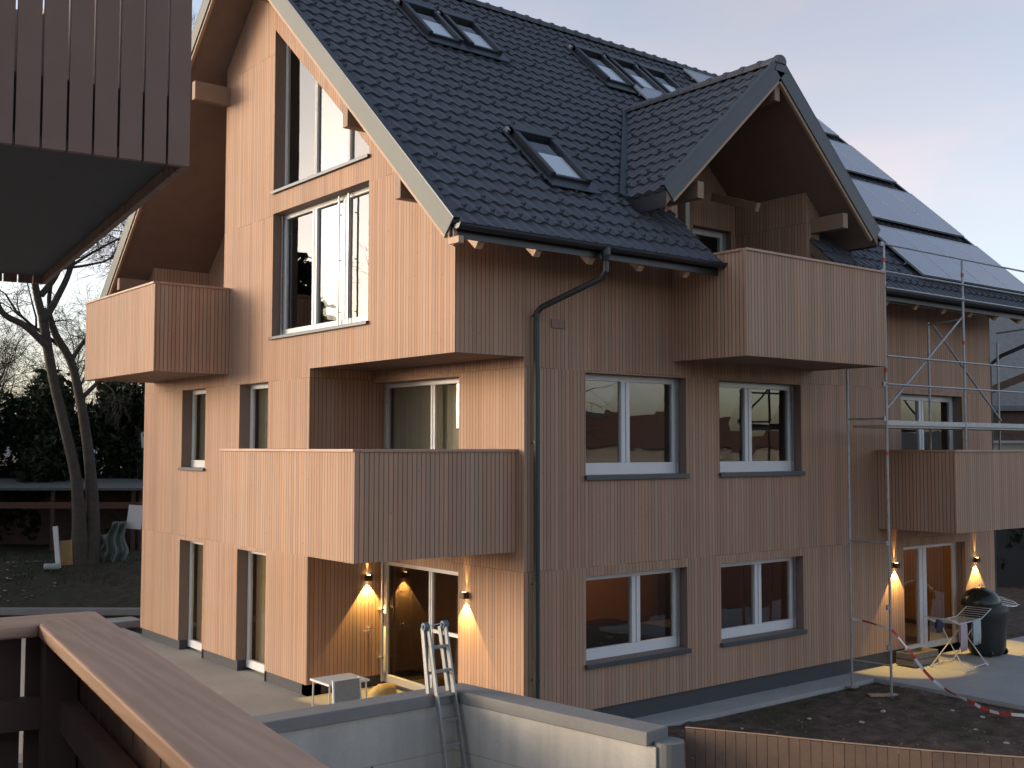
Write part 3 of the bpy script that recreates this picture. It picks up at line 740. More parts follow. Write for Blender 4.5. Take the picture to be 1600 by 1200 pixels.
# ------------------------------------------------------------------ wall lamps
def wall_lamp(p,out,label,e=85.0):
    p=V(p); out=V(out).normalized(); ln=thing('wall_lamp',label,'lamp',p,0,'brass coloured up and down wall lamps')
    sdv=out.cross(V((0,0,1)))
    mb=MB(); mb.obox(out*.055,out*.05,sdv*.055,V((0,0,.05))); mb.obox(out*.006,out*.006,sdv*.045,V((0,0,.045))); mb.build('lamp_body',M['lampbody'],ln,bevel=.004)
    g=MB()
    for s in(-1,1): g.obox(out*.055+V((0,0,.0515*s)),out*.022,sdv*.022,V((0,0,.0012)))
    g.build('lens',M['lens'],ln)
    for nm,dz,ang,en in(('down',-1,78,e),('up',1,26,e*.17)):
        l=bpy.data.lights.new('lamp_'+nm,'SPOT'); l.energy=en; l.color=(1,.62,.17); l.spot_size=radians(ang); l.spot_blend=.22 if dz<0 else .35; l.shadow_soft_size=.012
        o=bpy.data.objects.new('lamp_light',l); C.objects.link(o); o.parent=ln; o.location=out*(.06 if dz<0 else .030)+V((0,0,.06*dz))
        d=(V((0,0,dz))-out*(.0 if dz<0 else .03)).normalized(); o.rotation_euler=d.to_track_quat('-Z','Y').to_euler()
    return ln
M['lampbody']=simple('lamp_brass',(.10,.06,.03),rough=.4,metal=.6,noise=.05)
M['lens']=emis('lamp_lens',(1,.75,.35),12)
wall_lamp((1.275,1.43,1.71),(-1,0,0),'lit wall lamp right of the terrace door, above the ladder')
wall_lamp((1.18,4.29,1.73),(0,-1,0),'lit wall lamp left of the terrace door, over the door handle')
wall_lamp((10.86,0,1.68),(0,-1,0),'lit wall lamp right behind the scaffold pole')
wall_lamp((13.95,0,1.60),(0,-1,0),'lit wall lamp above the black covered grill')

# ================================================================== ground
GZ=-.36
def gsheet(name,pts,z,mat,holes=[]):
    mb=MB(); loops=[pts]+holes
    tris=tessellate_polygon([[V((a,b,0)) for a,b in lp] for lp in loops]); flat=[p for lp in loops for p in lp]
    mb.add([(a,b,z) for a,b in flat],[tuple(t) for t in tris])
    o=mb.build(name,mat,recalc=False)
    for p in o.data.polygons:
        if p.normal.z<0: p.flip()
    return struct(o)
YP=radians(82.214)
pitpoly=[(-1.5,-2.05),(-1.0,-4.9),(.05,-6.5),(1.0,-7.9),(3.,-11.),(6.,-20.),(-30,-20),(-30,-2.05)]
gsheet('ground',[(-900,-900),(900,-900),(900,900),(-900,900)],GZ,M['soil'],[pitpoly])
gsheet('driveway',[(-30.5,-20.5),(6.5,-20.5),(6.5,-1.5),(-30.5,-1.5)],-2.5,M['pave'])
mb=MB()
for i in range(3,len(pitpoly)-0):
    a,b=pitpoly[i],pitpoly[(i+1)%len(pitpoly)]
    if i==7: continue
    mb.add([(a[0],a[1],GZ),(b[0],b[1],GZ),(b[0],b[1],-2.5),(a[0],a[1],-2.5)],[(0,1,2,3)])
struct(mb.build('ground_edge',M['conc']))
gsheet('terrace',[(-12,-1.95),(-1.4,-1.95),(1.45,-1.0),(1.45,1.5),(1.75,1.6),(1.75,4.35),(.35,4.4),(.35,12.0),(.1,12.05),(.1,13.4),(-12,13.4)],-.195,M['terrace'])
mb=MB(); mb.box(-12,.1,13.4,13.46,GZ,-.195); mb.add([(-1.4,-1.95,-.195),(1.45,-1.,-.195),(1.45,-1.,GZ),(-1.4,-1.95,GZ)],[(0,1,2,3)]); struct(mb.build('terrace_edge',M['coping']))
mb=MB(); mb.box(1.3,9.3,-.55,.05,GZ,-.28); struct(mb.build('path',M['pave'],bevel=.01))
mb=MB(); mb.box(9.3,22,-6.5,.05,GZ,-.27); struct(mb.build('patio',M['pave'],bevel=.01))
# lumpy bare soil beside the house
def lump(name,x0,x1,y0,y1,st,fz,mat):
    nx=int((x1-x0)/st); ny=int((y1-y0)/st); mb=MB()
    for j in range(ny+1):
        for i in range(nx+1):
            a=x0+(x1-x0)*i/nx; b=y0+(y1-y0)*j/ny; mb.v.append((a,b,fz(a,b)))
    for j in range(ny):
        for i in range(nx):
            k=j*(nx+1)+i; mb.f.append((k,k+1,k+nx+2,k+nx+1)); mb.m.append(0)
    return mb.build(name,mat,smooth=True,recalc=False)
from mathutils import noise as mn
def soilz(a,b):
    z=-.325+.05*mn.noise(V((a*.9,b*.9,0)))+.035*mn.noise(V((a*3,b*3,3)))+.018*mn.noise(V((a*8,b*8,5)))-.03*max(0,1-abs((b+3.4+.25*sin(a*.6)))/.22)-.03*max(0,1-abs((b+4.9+.25*sin(a*.6)))/.22)
    e=min(a-(-.2),9.3-a,-.5-b,b+12); 
    return z if e>.3 else z-.05*(1-max(e,0)/.3)
# keep to the house side of the fence line
lump('soil',1.9,9.28,-9.0,-.56,.06,soilz,M['soil'])['kind']='structure'
# rising soil bank far left behind the house
bk=MB(); nx,ny=60,30
for j in range(ny+1):
    for i in range(nx+1):
        s=-26+30*i/nx; d=29.6+22*j/ny
        z=-.25+min(1.,(d-29.6)/3.0)*.85+ .09*mn.noise(V((s*.8,d*.8,1)))+.04*mn.noise(V((s*3,d*3,1)))+max(0,d-33)*.03
        bk.v.append(tuple(far(s,d,z)))
for j in range(ny):
    for i in range(nx):
        k=j*(nx+1)+i; bk.f.append((k,k+1,k+nx+2,k+nx+1)); bk.m.append(0)
struct(bk.build('soil_bank',M['soilw'],smooth=True,recalc=False))
# distant hills ring
hb=MB(); nn_=96
for k in range(nn_):
    t=2*pi*k/nn_; hgt=24+26*mn.noise(V((cos(t)*2.2,sin(t)*2.2,.3)))+8*mn.noise(V((cos(t)*9,sin(t)*9,2.3)))
    for rr,hh in((520,GZ-1),(700,max(6,hgt)*.8),(850,max(8,hgt)*1.25)): hb.v.append((rr*cos(t),rr*sin(t),hh))
for k in range(nn_):
    k2=(k+1)%nn_
    for q in range(2): hb.f.append((k*3+q,k2*3+q,k2*3+q+1,k*3+q+1)); hb.m.append(0)
M['hill']=simple('wooded_hill',(.07,.085,.10),rough=1,noise=.25,scale=.05)
struct(hb.build('hills',M['hill'],smooth=True))

# ================================================================== retaining wall, fence, ladder
rw=thing('retaining_wall','angled concrete parapet wall with dark coping around the sunken drive','wall',(-1.4,-2.0,-2.5))
def wp(mb,*a): return mb
mb=MB(); ox,oy,oz=1.4,2.0,2.5
def B2(mb,a,b,w0,w1,z0,z1):
    a=V((*a,0)); b=V((*b,0)); d=(b-a).normalized(); nr=V((d.y,-d.x,0))
    ps=[a+nr*w0,b+nr*w0,b+nr*w1,a+nr*w1]
    vs=[(p.x+ox,p.y+oy,z+oz) for z in(z0,z1) for p in ps]
    mb.add(vs,[(0,1,2,3),(4,7,6,5),(0,4,5,1),(1,5,6,2),(2,6,7,3),(3,7,4,0)])
cA=(-13,-1.86); cB=(-1.22,-1.86); cC=(-.79,-4.93)
B2(mb,cA,(-1.3,-1.86),.02,.27,-2.5,1.06); B2(mb,(-1.25,-1.9),cC,.03,.30,-2.495,1.062)
mb.build('wall_body',M['conc'],rw)
for p,ax in(((-2.62,-2.135,.50),'Y'),((-3.9,-2.135,.50),'Y'),((-1.335,-2.42,.62),'X'),((-1.20,-3.45,.62),'X'),((-1.08,-4.3,.62),'X')):
    q=MB(); d=V((0,.012,0)) if ax=='Y' else V((.03,0,0)); p=V(p)+V((ox,oy,oz)); q.tube([p-d*.3,p+d],.016,10); q.build('tie_hole',M['plinth'],rw)
mb=MB(); B2(mb,cA,(-1.22,-1.86),-.02,.31,1.06,1.2); B2(mb,(-1.215,-1.84),(-.80,-4.86),-.02,.34,1.061,1.202)
mb.build('coping',M['coping'],rw,bevel=.012)
mb=MB(); mb.tube([(-.90+ox,-4.97+oy,0),(-.90+ox,-4.97+oy,oz+1.1)],.16,20); mb.build('end_post',M['plaster'],rw)
fn=thing('board_fence','low brown vertical board fence running off from the end of the concrete wall','fence',(-.63,-4.95,-2.5))
path=[(-.66,-4.98),(-.3,-5.6),(.1,-6.34),(.5,-7.02),(.96,-7.67),(1.5,-8.4),(2.2,-9.3),(3.,-10.2)]
pts=[]
for i in range(len(path)-1):
    a,b=V((*path[i],0)),V((*path[i+1],0))
    k=max(1,int(round((b-a).length/.105)))
    for j in range(k): pts.append(a+(b-a)*j/k)
pts.append(V((*path[-1],0)))
mb=MB(); o0=V((-.63,-4.95,-2.5)); 
for i in range(len(pts)-1):
    a,b=pts[i],pts[i+1]; d=(b-a).normalized(); nr=V((d.y,-d.x,0)); mid=(a+b)/2; l=(b-a).length/2-.003
    zt=1.19+.004*random.uniform(-1,1); off=random.uniform(-.002,.002)
    mb.obox(mid+nr*off+V((0,0,zt/2-.9))-o0,d*l,nr*.011,V((0,0,zt/2+.9)))
mb.build('fence_boards',M['fence'] if 'fence' in M else M.setdefault('fence',simple('fence_board',(.155,.10,.074),rough=.75,noise=.2,scale=7)),fn)
mb=MB()
for i in range(len(path)-1):
    a,b=V((*path[i],0)),V((*path[i+1],0)); d=(b-a).normalized(); nr=V((d.y,-d.x,0))
    mb.beam(a-nr*.035+V((0,0,.9))-o0,b-nr*.035+V((0,0,.9))-o0,.04,.08)
    mb.beam(a-nr*.0+V((0,0,1.199))-o0,b+V((0,0,1.199))-o0,.024,.006)
mb.build('fence_rail',M['timber'],fn)
mb=MB(); mb.tube([(-.61,-4.98,.86),(-.63,-5.05,.9),(-.55,-5.1,.84),(-.48,-5.28,.83),(-.52,-5.33,.74),(-.53,-5.28,.62)],.006,5)
tag(mb.build('cord',M['tapew']),'thin pale cord caught on the first boards of the brown fence','cord')

ld=thing('ladder','folding aluminium step ladder with blue hinges straddling the concrete wall','ladder',(-1.72,-3.2,-2.5))
lo=V((-1.72,-3.2,-2.5))
def lad(mb_rail,mb_rung,x0,x1,yb,zb,yt,zt,rail=.028):
    for x_,xt in((x0,x0+.02),(x1,x1-.02)):
        mb_rail.beam(V((x_,yb,zb))-lo,V((xt,yt,zt))-lo,.024,.062,up=(0,1,0))
    d=V((0,yt-yb,zt-zb)); l=d.length; d.normalize(); k=int(l/.275)
    for i in range(1,k+1):
        f=(i*.275-.05)/l
        if f>.985: break
        y=yb+(yt-yb)*f; z=zb+(zt-zb)*f
        mb_rung.beam(V((x0+.02*f,y,z))-lo,V((x1-.02*f,y,z))-lo,.032,.028)
a=MB(); b=MB(); lad(a,b,-1.83,-1.55,-3.13,-2.5,-2.03,1.93); 
build_each(a,'rail',M['ladalu'],ld); build_each(b,'rung',M['ladalu'],ld)
a=MB(); b=MB(); lad(a,b,-1.86,-1.58,-2.11,1.205,-1.96,1.93); build_each(a,'rail',M['ladalu'],ld); build_each(b,'rung',M['ladalu'],ld)
for x_ in(-1.83,-1.56):
    mb=MB(); p=V((x_,-2.0,1.95))-lo; mb.tube([p-V((.035,0,0)),p+V((.035,0,0))],.046,18); mb.tube([p-V((.05,0,0)),p+V((.05,0,0))],.02,10); mb.build('hinge',M['blue'],ld,bevel=.006)
mb=MB(); mb.tube([V((-1.83,-2.0,1.95))-lo,V((-1.56,-2.0,1.97))-lo],.006,6); mb.build('hinge_bar',M['alu'],ld)

# ================================================================== terrace furniture
tb=thing('garden_table','white topped metal garden table standing below the corner balcony','table',(-.53,2.15,-.195))
mb=MB(); mb.box(-.40,.30,-.30,.30,.69,.725); mb.build('tabletop',M['whiteobj'],tb,bevel=.01)
for sx in(-1,1):
    for sy in(-1,1):
        mb=MB(); mb.tube([(sx*.32-.05,sy*.26,0),(sx*.31-.05,sy*.25,.69)],.014,8); mb.build('leg',M['alu'],tb)
ch=thing('garden_chair','grey slatted garden chair tipped against the white table','chair',(-.83,1.42,-.195),radians(2))
mb=MB()
for s in(-1,1): mb.beam((s*.24,0,0),(s*.22,.10,.86),.025,.04); mb.beam((s*.24,.45,0),(s*.22,.12,.45),.025,.03)
mb.build('frame',M['whiteobj'],ch)
mb=MB()
for k in range(4): z=.50+k*.098; mb.obox((0,.045+.012*k,z),V((.21,0,0)),V((0,.008,0)),V((0,.01,.046)))
mb.build('backrest',M['greyobj'],ch)
mb=MB()
for k in range(5): mb.box(-.21,.21,.10+k*.075,.165+k*.075,.40,.415)
mb.build('seat',M['greyobj'],ch)
mb=MB(); mb.lathe([(0.001,.26),(.08,.255),(.17,.2),(.22,.11),(.2,.03),(.12,0),(.001,0)],(0,0,0),16)
for i,p in enumerate(mb.v): 
    k=1+.2*mn.noise(V(p)*7); mb.v[i]=(p[0]*k*1.2,p[1]*k,p[2]*k)
o=mb.build('sack',simple('straw_sack',(.42,.30,.13),rough=.9,noise=.2,bump=.4),smooth=True); o.location=(.95,3.35,-.195); tag(o,'yellowish sack lying on the terrace right of the garden table','sack')

# ================================================================== scaffold
sc=thing('scaffold','galvanised tube scaffold with guard rails and deck before the right half of the house','scaffold',(8.5,-1.4,-.33))
so_=V((8.5,-1.4,-.33))
def pole(a,b,rr=.024,name='ledger',m='galv'):
    mb=MB(); mb.tube([V(a)-so_,V(b)-so_],rr,8); return mb.build(name,M[m],sc)
FY,BY=-1.4,-.65; XA=(8.53,11.2,13.87)
bal=2.75
pole((XA[0],FY,-.33),(XA[0],FY,7.74),name='standard'); pole((8.44,BY,-.30),(8.44,BY,6.55),name='standard')
pole((XA[1],FY,bal),(XA[1],FY,7.70),name='standard'); pole((11.2,BY,bal),(11.2,BY,6.55),name='standard')
pole((XA[2],FY,bal),(XA[2],FY,7.70),name='standard'); pole((13.9,BY,bal),(13.9,BY,6.3),name='standard')
x0=XA[0]
for z in(7.72,7.22,6.93): pole((x0,FY-.03,z),(13.9,FY-.03,z),.019)
for z in(5.69,5.18): pole((x0,FY-.03,z),(13.9,FY-.03,z),.019)
pole((x0,BY+.03,6.86),(13.9,BY+.03,6.86),.019)
for z in(6.6,4.56,2.34,.18): pole((x0,FY,z),(8.44,BY,z),.019)
for xx in(11.2,13.87): pole((xx,FY,6.55),(xx,BY,6.5),.019)
pole((8.55,FY+.03,4.72),(11.2,FY+.03,6.58),.021,'brace'); pole((11.25,BY-.04,6.54),(13.9,BY-.04,4.62),.021,'brace')
mb=MB(); mb.box(x0-so_.x,13.9-so_.x,FY-.01-so_.y,FY+.02-so_.y,4.44-so_.z,4.53-so_.z); mb.build('toe_board',M['galv'],sc)
mb=MB(); mb.box(x0-so_.x,13.9-so_.x,FY+.04-so_.y,BY-.04-so_.y,4.40-so_.z,4.45-so_.z); mb.build('deck',M['galv'],sc)
for xx,yy,zz in((XA[0],FY,-.33),(8.44,BY,-.31)):
    mb=MB(); mb.box(xx-.09-so_.x,xx+.09-so_.x,yy-.09-so_.y,yy+.09-so_.y,zz-so_.z,zz+.01-so_.z); mb.build('base_plate',M['galv'],sc)
mb=MB(); mb.obox(V((XA[0],FY,-.335))-so_,V((.33,-.24,0)),V((.05,.07,0)),V((0,0,.012))); mb.build('ground_board',M['timber'],sc)
for xx,yy,zz in((XA[0],FY,7.4),(XA[0],FY,5.4),(XA[0],FY,6.98),(XA[1],FY,7.38),(XA[1],FY,6.05),(8.44,BY,4.56),(XA[0],FY,3.9),(XA[1],FY,6.93)):
    mb=MB(); mb.tube([V((xx,yy,zz))-so_,V((xx,yy,zz+.07))-so_],.031,8); mb.build('collar',M['red'] if zz in(7.4,5.4,7.38,6.05,3.9) else M['galv'],sc)
for zz in(7.72,7.22,6.93,5.69,5.18,4.56,2.34,1.2,.5):
    mb=MB(); mb.obox(V((XA[0]-.05,FY+.01,zz))-so_,V((.035,0,0)),V((0,.02,0)),V((0,0,.04))); mb.build('coupler',M['galv'],sc)
# barrier tape
tp=MB(); cur=[(8.44,-.67,.92),(8.47,-.95,.90),(8.51,-1.2,.85),(8.53,-1.42,.80),(8.62,-1.52,.66),(8.78,-1.63,.42),(8.9,-1.75,.18),(8.98,-1.95,-.05),(8.95,-2.3,-.2),(8.8,-2.75,-.26),(8.55,-3.1,-.27),(8.36,-3.5,-.25),(8.35,-3.75,-.22),(8.45,-4.1,-.2),(8.55,-4.6,-.2)]
def catm(P,k=8):
    out=[]; P=[V(p) for p in P]
    for i in range(len(P)-1):
        p0,p1,p2,p3=P[max(i-1,0)],P[i],P[i+1],P[min(i+2,len(P)-1)]
        for j in range(k):
            t=j/k; out.append(.5*((2*p1)+(-p0+p2)*t+(2*p0-5*p1+4*p2-p3)*t*t+(-p0+3*p1-3*p2+p3)*t**3))
    out.append(P[-1]); return out
cp=catm(cur); dist=0
for i in range(len(cp)-1):
    a,b=cp[i],cp[i+1]; d=b-a; dist+=d.length; tp.mi=int(dist/.24)%2
    tw=mn.noise(V((dist*1.5,0,0)))*1.6; sdv=d.normalized().cross(V((0,0,1))); 
    if sdv.length<.1: sdv=V((1,0,0))
    sdv.normalize(); upv=sdv.cross(d.normalized()); wv=(upv*cos(tw)+sdv*sin(tw))*.026
    if i: wv=(wv+pw)/2
    else: pw=wv
    tp.add([a-pw,b-wv,b+wv,a+pw],[(0,1,2,3)]); pw=wv
o=tp.build('barrier_tape',[M['tapew'],M['taper']],recalc=False); sm=o.modifiers.new('thick','SOLIDIFY'); sm.thickness=.002
tag(o,'red and white barrier tape slung from the scaffold down onto the soil','tape')

# ================================================================== patio things
PZ=-.27
dk=thing('drying_rack','white wing drying rack standing on the patio before the door','drying rack',(11.60,-.93,PZ),radians(6))
for sx in(-1,1):
    for sy in(-1,1):
        mb=MB(); mb.tube([(sx*.50,sy*.34,.02),(sx*.34,-sy*.22,.86)],.012,8); mb.tube([(sx*.5-.04,sy*.34,.012),(sx*.5+.04,sy*.34,.012)],.018,8); mb.build('leg',M['whiteobj'],dk)
for sy in(-1,1):
    mb=MB(); mb.tube([(-.5,sy*.34,.04),(.5,sy*.34,.04)],.009,6); mb.build('cross_bar',M['whiteobj'],dk)
mb=MB()
for y_ in(-.25,.25): mb.tube([(-.5,y_,.9),(.5,y_,.9)],.01,6)
for x_ in[-.5+.1*i for i in range(11)]: mb.tube([(x_,-.25,.9),(x_,.25,.9)],.004,5)
for s in(-1,1):
    mb.tube([(s*.5,-.25,.9),(s*.98,-.25,1.05),(s*.98,.25,1.05),(s*.5,.25,.9)],.009,6)
    for q in(.2,.4,.6,.8): mb.tube([(s*(.5+.48*q),-.25,.9+.15*q),(s*(.5+.48*q),.25,.9+.15*q)],.004,5)
mb.build('drying_grid',M['whiteobj'],dk)
def cloth(name,c,w_,h_,ang,mat,label):
    mb=MB(); nx,ny=14,10; c=V(c); U=V((cos(ang),sin(ang),0)); Nn=V((-sin(ang),cos(ang),0))
    for j in range(ny+1):
        for i in range(nx+1):
            t=j/ny; s=i/nx-.5
            if t<.5: d=-.012-.02*sin(i*1.3)*(.5-t)*2; z=-(.5-t)*2*h_
            else: d=.012+.02*sin(i*1.1+1)*(t-.5)*2; z=-(t-.5)*2*h_*.7
            if abs(t-.5)<1e-6: d=0
            mb.v.append(tuple(c+U*(s*w_*(1+.05*sin(j)))+Nn*d+V((0,0,z+.015*sin(i*.9)*abs(t-.5)))))
    for j in range(ny):
        for i in range(nx):
            k=j*(nx+1)+i; mb.f.append((k,k+1,k+nx+2,k+nx+1)); mb.m.append(0)
    o=mb.build(name,mat,smooth=True,recalc=False); sm=o.modifiers.new('t','SOLIDIFY'); sm.thickness=.004
    return tag(o,label,'laundry')
cloth('towel',(11.30,-1.21,PZ+.93),.32,.56,radians(6),simple('pink_cloth',(.50,.38,.42),rough=.95,noise=.08),'pale pink towel hanging on the drying rack')
cloth('shirt',(11.88,-1.16,PZ+.93),.40,.50,radians(8),simple('grey_green_cloth',(.40,.47,.46),rough=.95,noise=.1),'grey green shirt hanging at the front of the drying rack')
cloth('dark_cloth',(10.88,-.95,PZ+1.0),.30,.26,radians(8),simple('navy_cloth',(.04,.045,.07),rough=.95,noise=.2),'dark cloth hanging on the left wing of the drying rack')
gr=thing('grill','kettle grill on wheels under a black cover beside the patio door','grill',(13.25,-.62,PZ))
mb=MB(); prof=[(.30,.03),(.34,.12),(.36,.5),(.40,.78),(.42,.9)]
mb.lathe(prof+[(.40,1.0),(.3,1.05)],(0,0,0),24)
for i,p in enumerate(mb.v):
    t=math.atan2(p[1],p[0]); k=1+.06*sin(t*7)*(1-p[2])+.03*mn.noise(V(p)*5); mb.v[i]=(p[0]*k*1.25,p[1]*k,p[2])
mb.build('cover',M['black'],gr,smooth=True)
mb=MB(); mb.lathe([(.40,0),(.41,.04),(.38,.17),(.28,.29),(.14,.36),(.001,.38)],(.02,.12,1.0),24); mb.build('lid',M['grillg'] if 'grillg' in M else M.setdefault('grillg',simple('enamel_green',(.02,.028,.018),rough=.25)),gr,smooth=True)
mb=MB(); mb.tube([(-.06,.12,1.40),(-.05,.12,1.43),(.09,.12,1.43),(.10,.12,1.40)],.012,8); mb.build('lid_handle',M['alu'],gr)
mb=MB()
for k in range(9): mb.tube([(.12+.0*k,-.28+.07*k-.1,1.02+.018*k),(.66,-.28+.07*k-.1,1.02+.02*k)],.006,5)
mb.tube([(.39+.33*cos(t),-.1+.33*sin(t),1.09+.08*sin(t)) for t in[2*pi*i/20 for i in range(21)]],.01,6)
mb.build('grate',M['alu'],gr)
for s in(-1,1):
    mb=MB(); mb.tube([(s*.30-.02,-.22,.07),(s*.30+.02,-.22,.07)],.07,14); mb.build('wheel',M['black'],gr)
pb=thing('planter_crate','low grey wooden crate in front of the patio door','crate',(11.15,-.30,PZ))
mb=MB()
for sy in(-1,1): 
    for k in range(2): mb.box(-.45,.45,sy*.18-.01,sy*.18+.01,.02+k*.13,.135+k*.13)
for sx in(-1,1):
    for k in range(2): mb.box(sx*.44-.01,sx*.44+.01,-.169,.169,.02+k*.13,.135+k*.13)
mb.build('side_boards',M['shed'] if 'shed' in M else M.setdefault('shed',simple('grey_crate_wood',(.17,.16,.145),rough=.85,noise=.2)),pb)
mb=MB(); mb.box(-.43,.43,-.169,.169,.01,.2); mb.build('filling',M['soil'],pb)
rnd=random.Random(4); mb=MB()
for _ in range(2600):
    a=rnd.uniform(2.0,9.2); b=rnd.uniform(-8.8,-.6); q=rnd.uniform(.008,.035)*(1.6 if rnd.random()<.08 else 1); z=soilz(a,b)
    c_=V((a,b,z)); ps=[c_+V((rnd.uniform(-1,1),rnd.uniform(-1,1),rnd.uniform(-.3,.9)))*q for _k in range(4)]
    mb.add(ps,[(0,1,2),(0,2,3),(0,3,1),(1,3,2)])
tag(mb.build('soil_clods',M['clod'] if 'clod' in M else M.setdefault('clod',simple('dry_clod',(.17,.125,.10),rough=.95,noise=.4,scale=3))),'small dry clods and gravel strewn over the bare soil','clods',kind='stuff')
# pale stones and scraps lying on the soil
proto=None
spots=[(7.35,-2.0,.06),(6.3,-2.3,.05),(8.2,-2.75,.05),(5.3,-3.6,.07),(7.0,-4.3,.05),(6.6,-5.0,.08),(8.15,-3.3,.05),(4.0,-3.2,.04),(5.9,-1.6,.04),(3.4,-5.0,.05),(7.9,-4.9,.05),(4.6,-1.3,.04),(8.6,-5.4,.07),(7.4,-3.6,.04)]
for i,(a,b,s_) in enumerate(spots):
    if proto is None:
        bm=bmesh.new(); bmesh.ops.create_icosphere(bm,subdivisions=2,radius=1)
        for v in bm.verts: v.co*=1+.25*mn.noise(v.co*1.6); v.co.z*=.5
        me=bpy.data.meshes.new('stone'); bm.to_mesh(me); bm.free(); me.materials.append(simple('pale_stone',(.42,.40,.36),rough=.9,noise=.2,scale=3))
        o=bpy.data.objects.new('stone',me)
        proto=o
    else: o=proto.copy()
    C.objects.link(o); o.location=(a,b,soilz(a,b)+s_*.15); o.scale=(s_,s_*random.uniform(.5,.9),s_*.8); o.rotation_euler=(0,0,random.uniform(0,6))
    tag(o,'small pale stone lying on the bare soil beside the house','stone','pale stones scattered on the soil')

# ================================================================== the photographer's building (foreground)
apt=thing('apartment_building','dark board clad building in the left foreground with two balconies','building',(CAM.x,CAM.y,0),YP-pi/2)
# local axes: x to the right of the long rail, y along it
mb=MB(); mb.box(-9,-3.0,-8,3.6,-2.5,8.6); mb.box(-9,-3.0,3.6,8.3,4.9,8.6); mb.box(-3.0,.5,-8,-4.1,-2.5,8.6); mb.build('wall',M['plaster'],apt)
low=MB(); 
HB=3.58
lb=MB()
def boards(mb,ax,c,a0,a1,z0,z1,wd=.1,gp=.008,th=.02):
    k=int(round((a1-a0)/wd)); wd=(a1-a0)/k
    for i in range(k):
        o_=random.uniform(-.001,.001)
        if ax=='X': mb.box(c-th/2+o_,c+th/2+o_,a0+i*wd+gp/2,a0+(i+1)*wd-gp/2,z0,z1)
        else: mb.box(a0+i*wd+gp/2,a0+(i+1)*wd-gp/2,c-th/2+o_,c+th/2+o_,z0,z1)
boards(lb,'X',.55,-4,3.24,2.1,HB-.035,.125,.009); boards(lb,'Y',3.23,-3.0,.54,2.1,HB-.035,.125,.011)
bl=lb.build('balcony',M['clad_dark'],apt); bl['label']='lower balcony with broad timber handrail'
mb=MB(); mb.box(-3.0,.53,-4,3.2,2.3,2.5); mb.build('floor_slab',M['plaster'],bl)
mb=MB()
mb.prism([(.435,-4.),(.605,-4.),(.605,3.285),(.435,3.12)],'Z',HB-.036,HB); mb.build('handrail',M['rail'],bl,bevel=.006)
mb=MB(); mb.prism([(.433,3.122),(.603,3.287),(-3.0,3.287),(-3.0,3.122)],'Z',HB-.036,HB); mb.build('handrail',M['railx'] if 'railx' in M else M.setdefault('railx',grainwood('handrail_timber_cross',(.60,.37,.255),axis=0,sc=3.6,rough=.55,contrast=.44)),bl,bevel=.006)
mb=MB()
mb.box(.49,.53,-4,3.2,3.3,3.38); mb.box(-3.,.49,3.17,3.21,3.3,3.38); mb.box(.45,.53,3.1,3.18,2.5,HB-.04)
mb.build('post',M['clad_dark'],bl)
ub=MB(); UZ0,UZ1=5.14,7.0
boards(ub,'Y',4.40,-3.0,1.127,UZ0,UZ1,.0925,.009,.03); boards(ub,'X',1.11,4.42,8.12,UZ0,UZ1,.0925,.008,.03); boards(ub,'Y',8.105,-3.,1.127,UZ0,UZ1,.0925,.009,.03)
bu=ub.build('balcony',M['clad_dark'],apt); bu['label']='upper balcony overhead with vertical boards'
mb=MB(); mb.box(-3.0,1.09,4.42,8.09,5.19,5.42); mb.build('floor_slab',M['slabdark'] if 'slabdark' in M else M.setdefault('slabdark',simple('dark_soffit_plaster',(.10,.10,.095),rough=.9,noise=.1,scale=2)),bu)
mb=MB(); mb.box(-3.,1.13,4.35,4.46,UZ1,UZ1+.04); mb.box(1.06,1.15,4.46,8.12,UZ1,UZ1+.04); mb.build('cap_rail',M['clad_dark'],bu)

# ================================================================== vegetation and yard far left
def branchy(skel,seed,levels=4,twigs=True,spread=.75,r_end=.05,nk=5,lenf=.62,base_len=2.4,bend=.28,upb=.12):
    """skel: list of (points, radii); grows limbs from the ends and along the upper halves"""
    rnd=random.Random(seed); T=MB(); K=MB()
    def rv(): 
        v=V((rnd.gauss(0,1),rnd.gauss(0,1),rnd.gauss(0,1))); return v.normalized()
    def grow(p,d,rr,ln,lv):
        k=4 if lv<levels-1 else 3; pts=[p]; rs=[rr]; dd=d.copy()
        for i in range(k):
            dd=(dd+rv()*bend+V((0,0,upb*(1 if lv<2 else -.3)))).normalized(); pts.append(pts[-1]+dd*ln/k); rs.append(rr*(1-.62*(i+1)/k))
        (T if lv<2 else K).tube(pts,rs,6 if lv<2 else (4 if lv<3 else 3),cap=False)
        if lv>=levels: return
        m=nk if lv<levels-1 else nk+1
        for j in range(m):
            t=rnd.uniform(.25,1.) if j else 1.
            idx=min(int(t*k),k-1); f=t*k-idx; q=pts[idx]+(pts[idx+1]-pts[idx])*f
            nd=(dd+rv()*spread*1.25).normalized() if j else (dd+rv()*.3).normalized()
            grow(q,nd,max(rs[min(idx+1,k)]*.72,.006),ln*lenf*rnd.uniform(.75,1.2),lv+1)
    for pts,rs,lim in skel:
        pp=catm(pts,5); rr=[]
        for i in range(len(pp)):
            t=i/(len(pp)-1)*(len(rs)-1); a=min(int(t),len(rs)-2); rr.append(rs[a]+(rs[a+1]-rs[a])*(t-a))
        T.tube(pp,rr,9,cap=False)
        if lim:
            for j in range(lim):
                t=rnd.uniform(.45,.98) if j else 1.
                i=min(int(t*(len(pp)-1)),len(pp)-2); d=(pp[i+1]-pp[i]).normalized()
                grow(pp[i] if j else pp[-1],(d+rv()*(.8 if j else .2)).normalized(),rr[i]*.6 if j else rr[-1],base_len*rnd.uniform(.7,1.2),1)
    return T,K
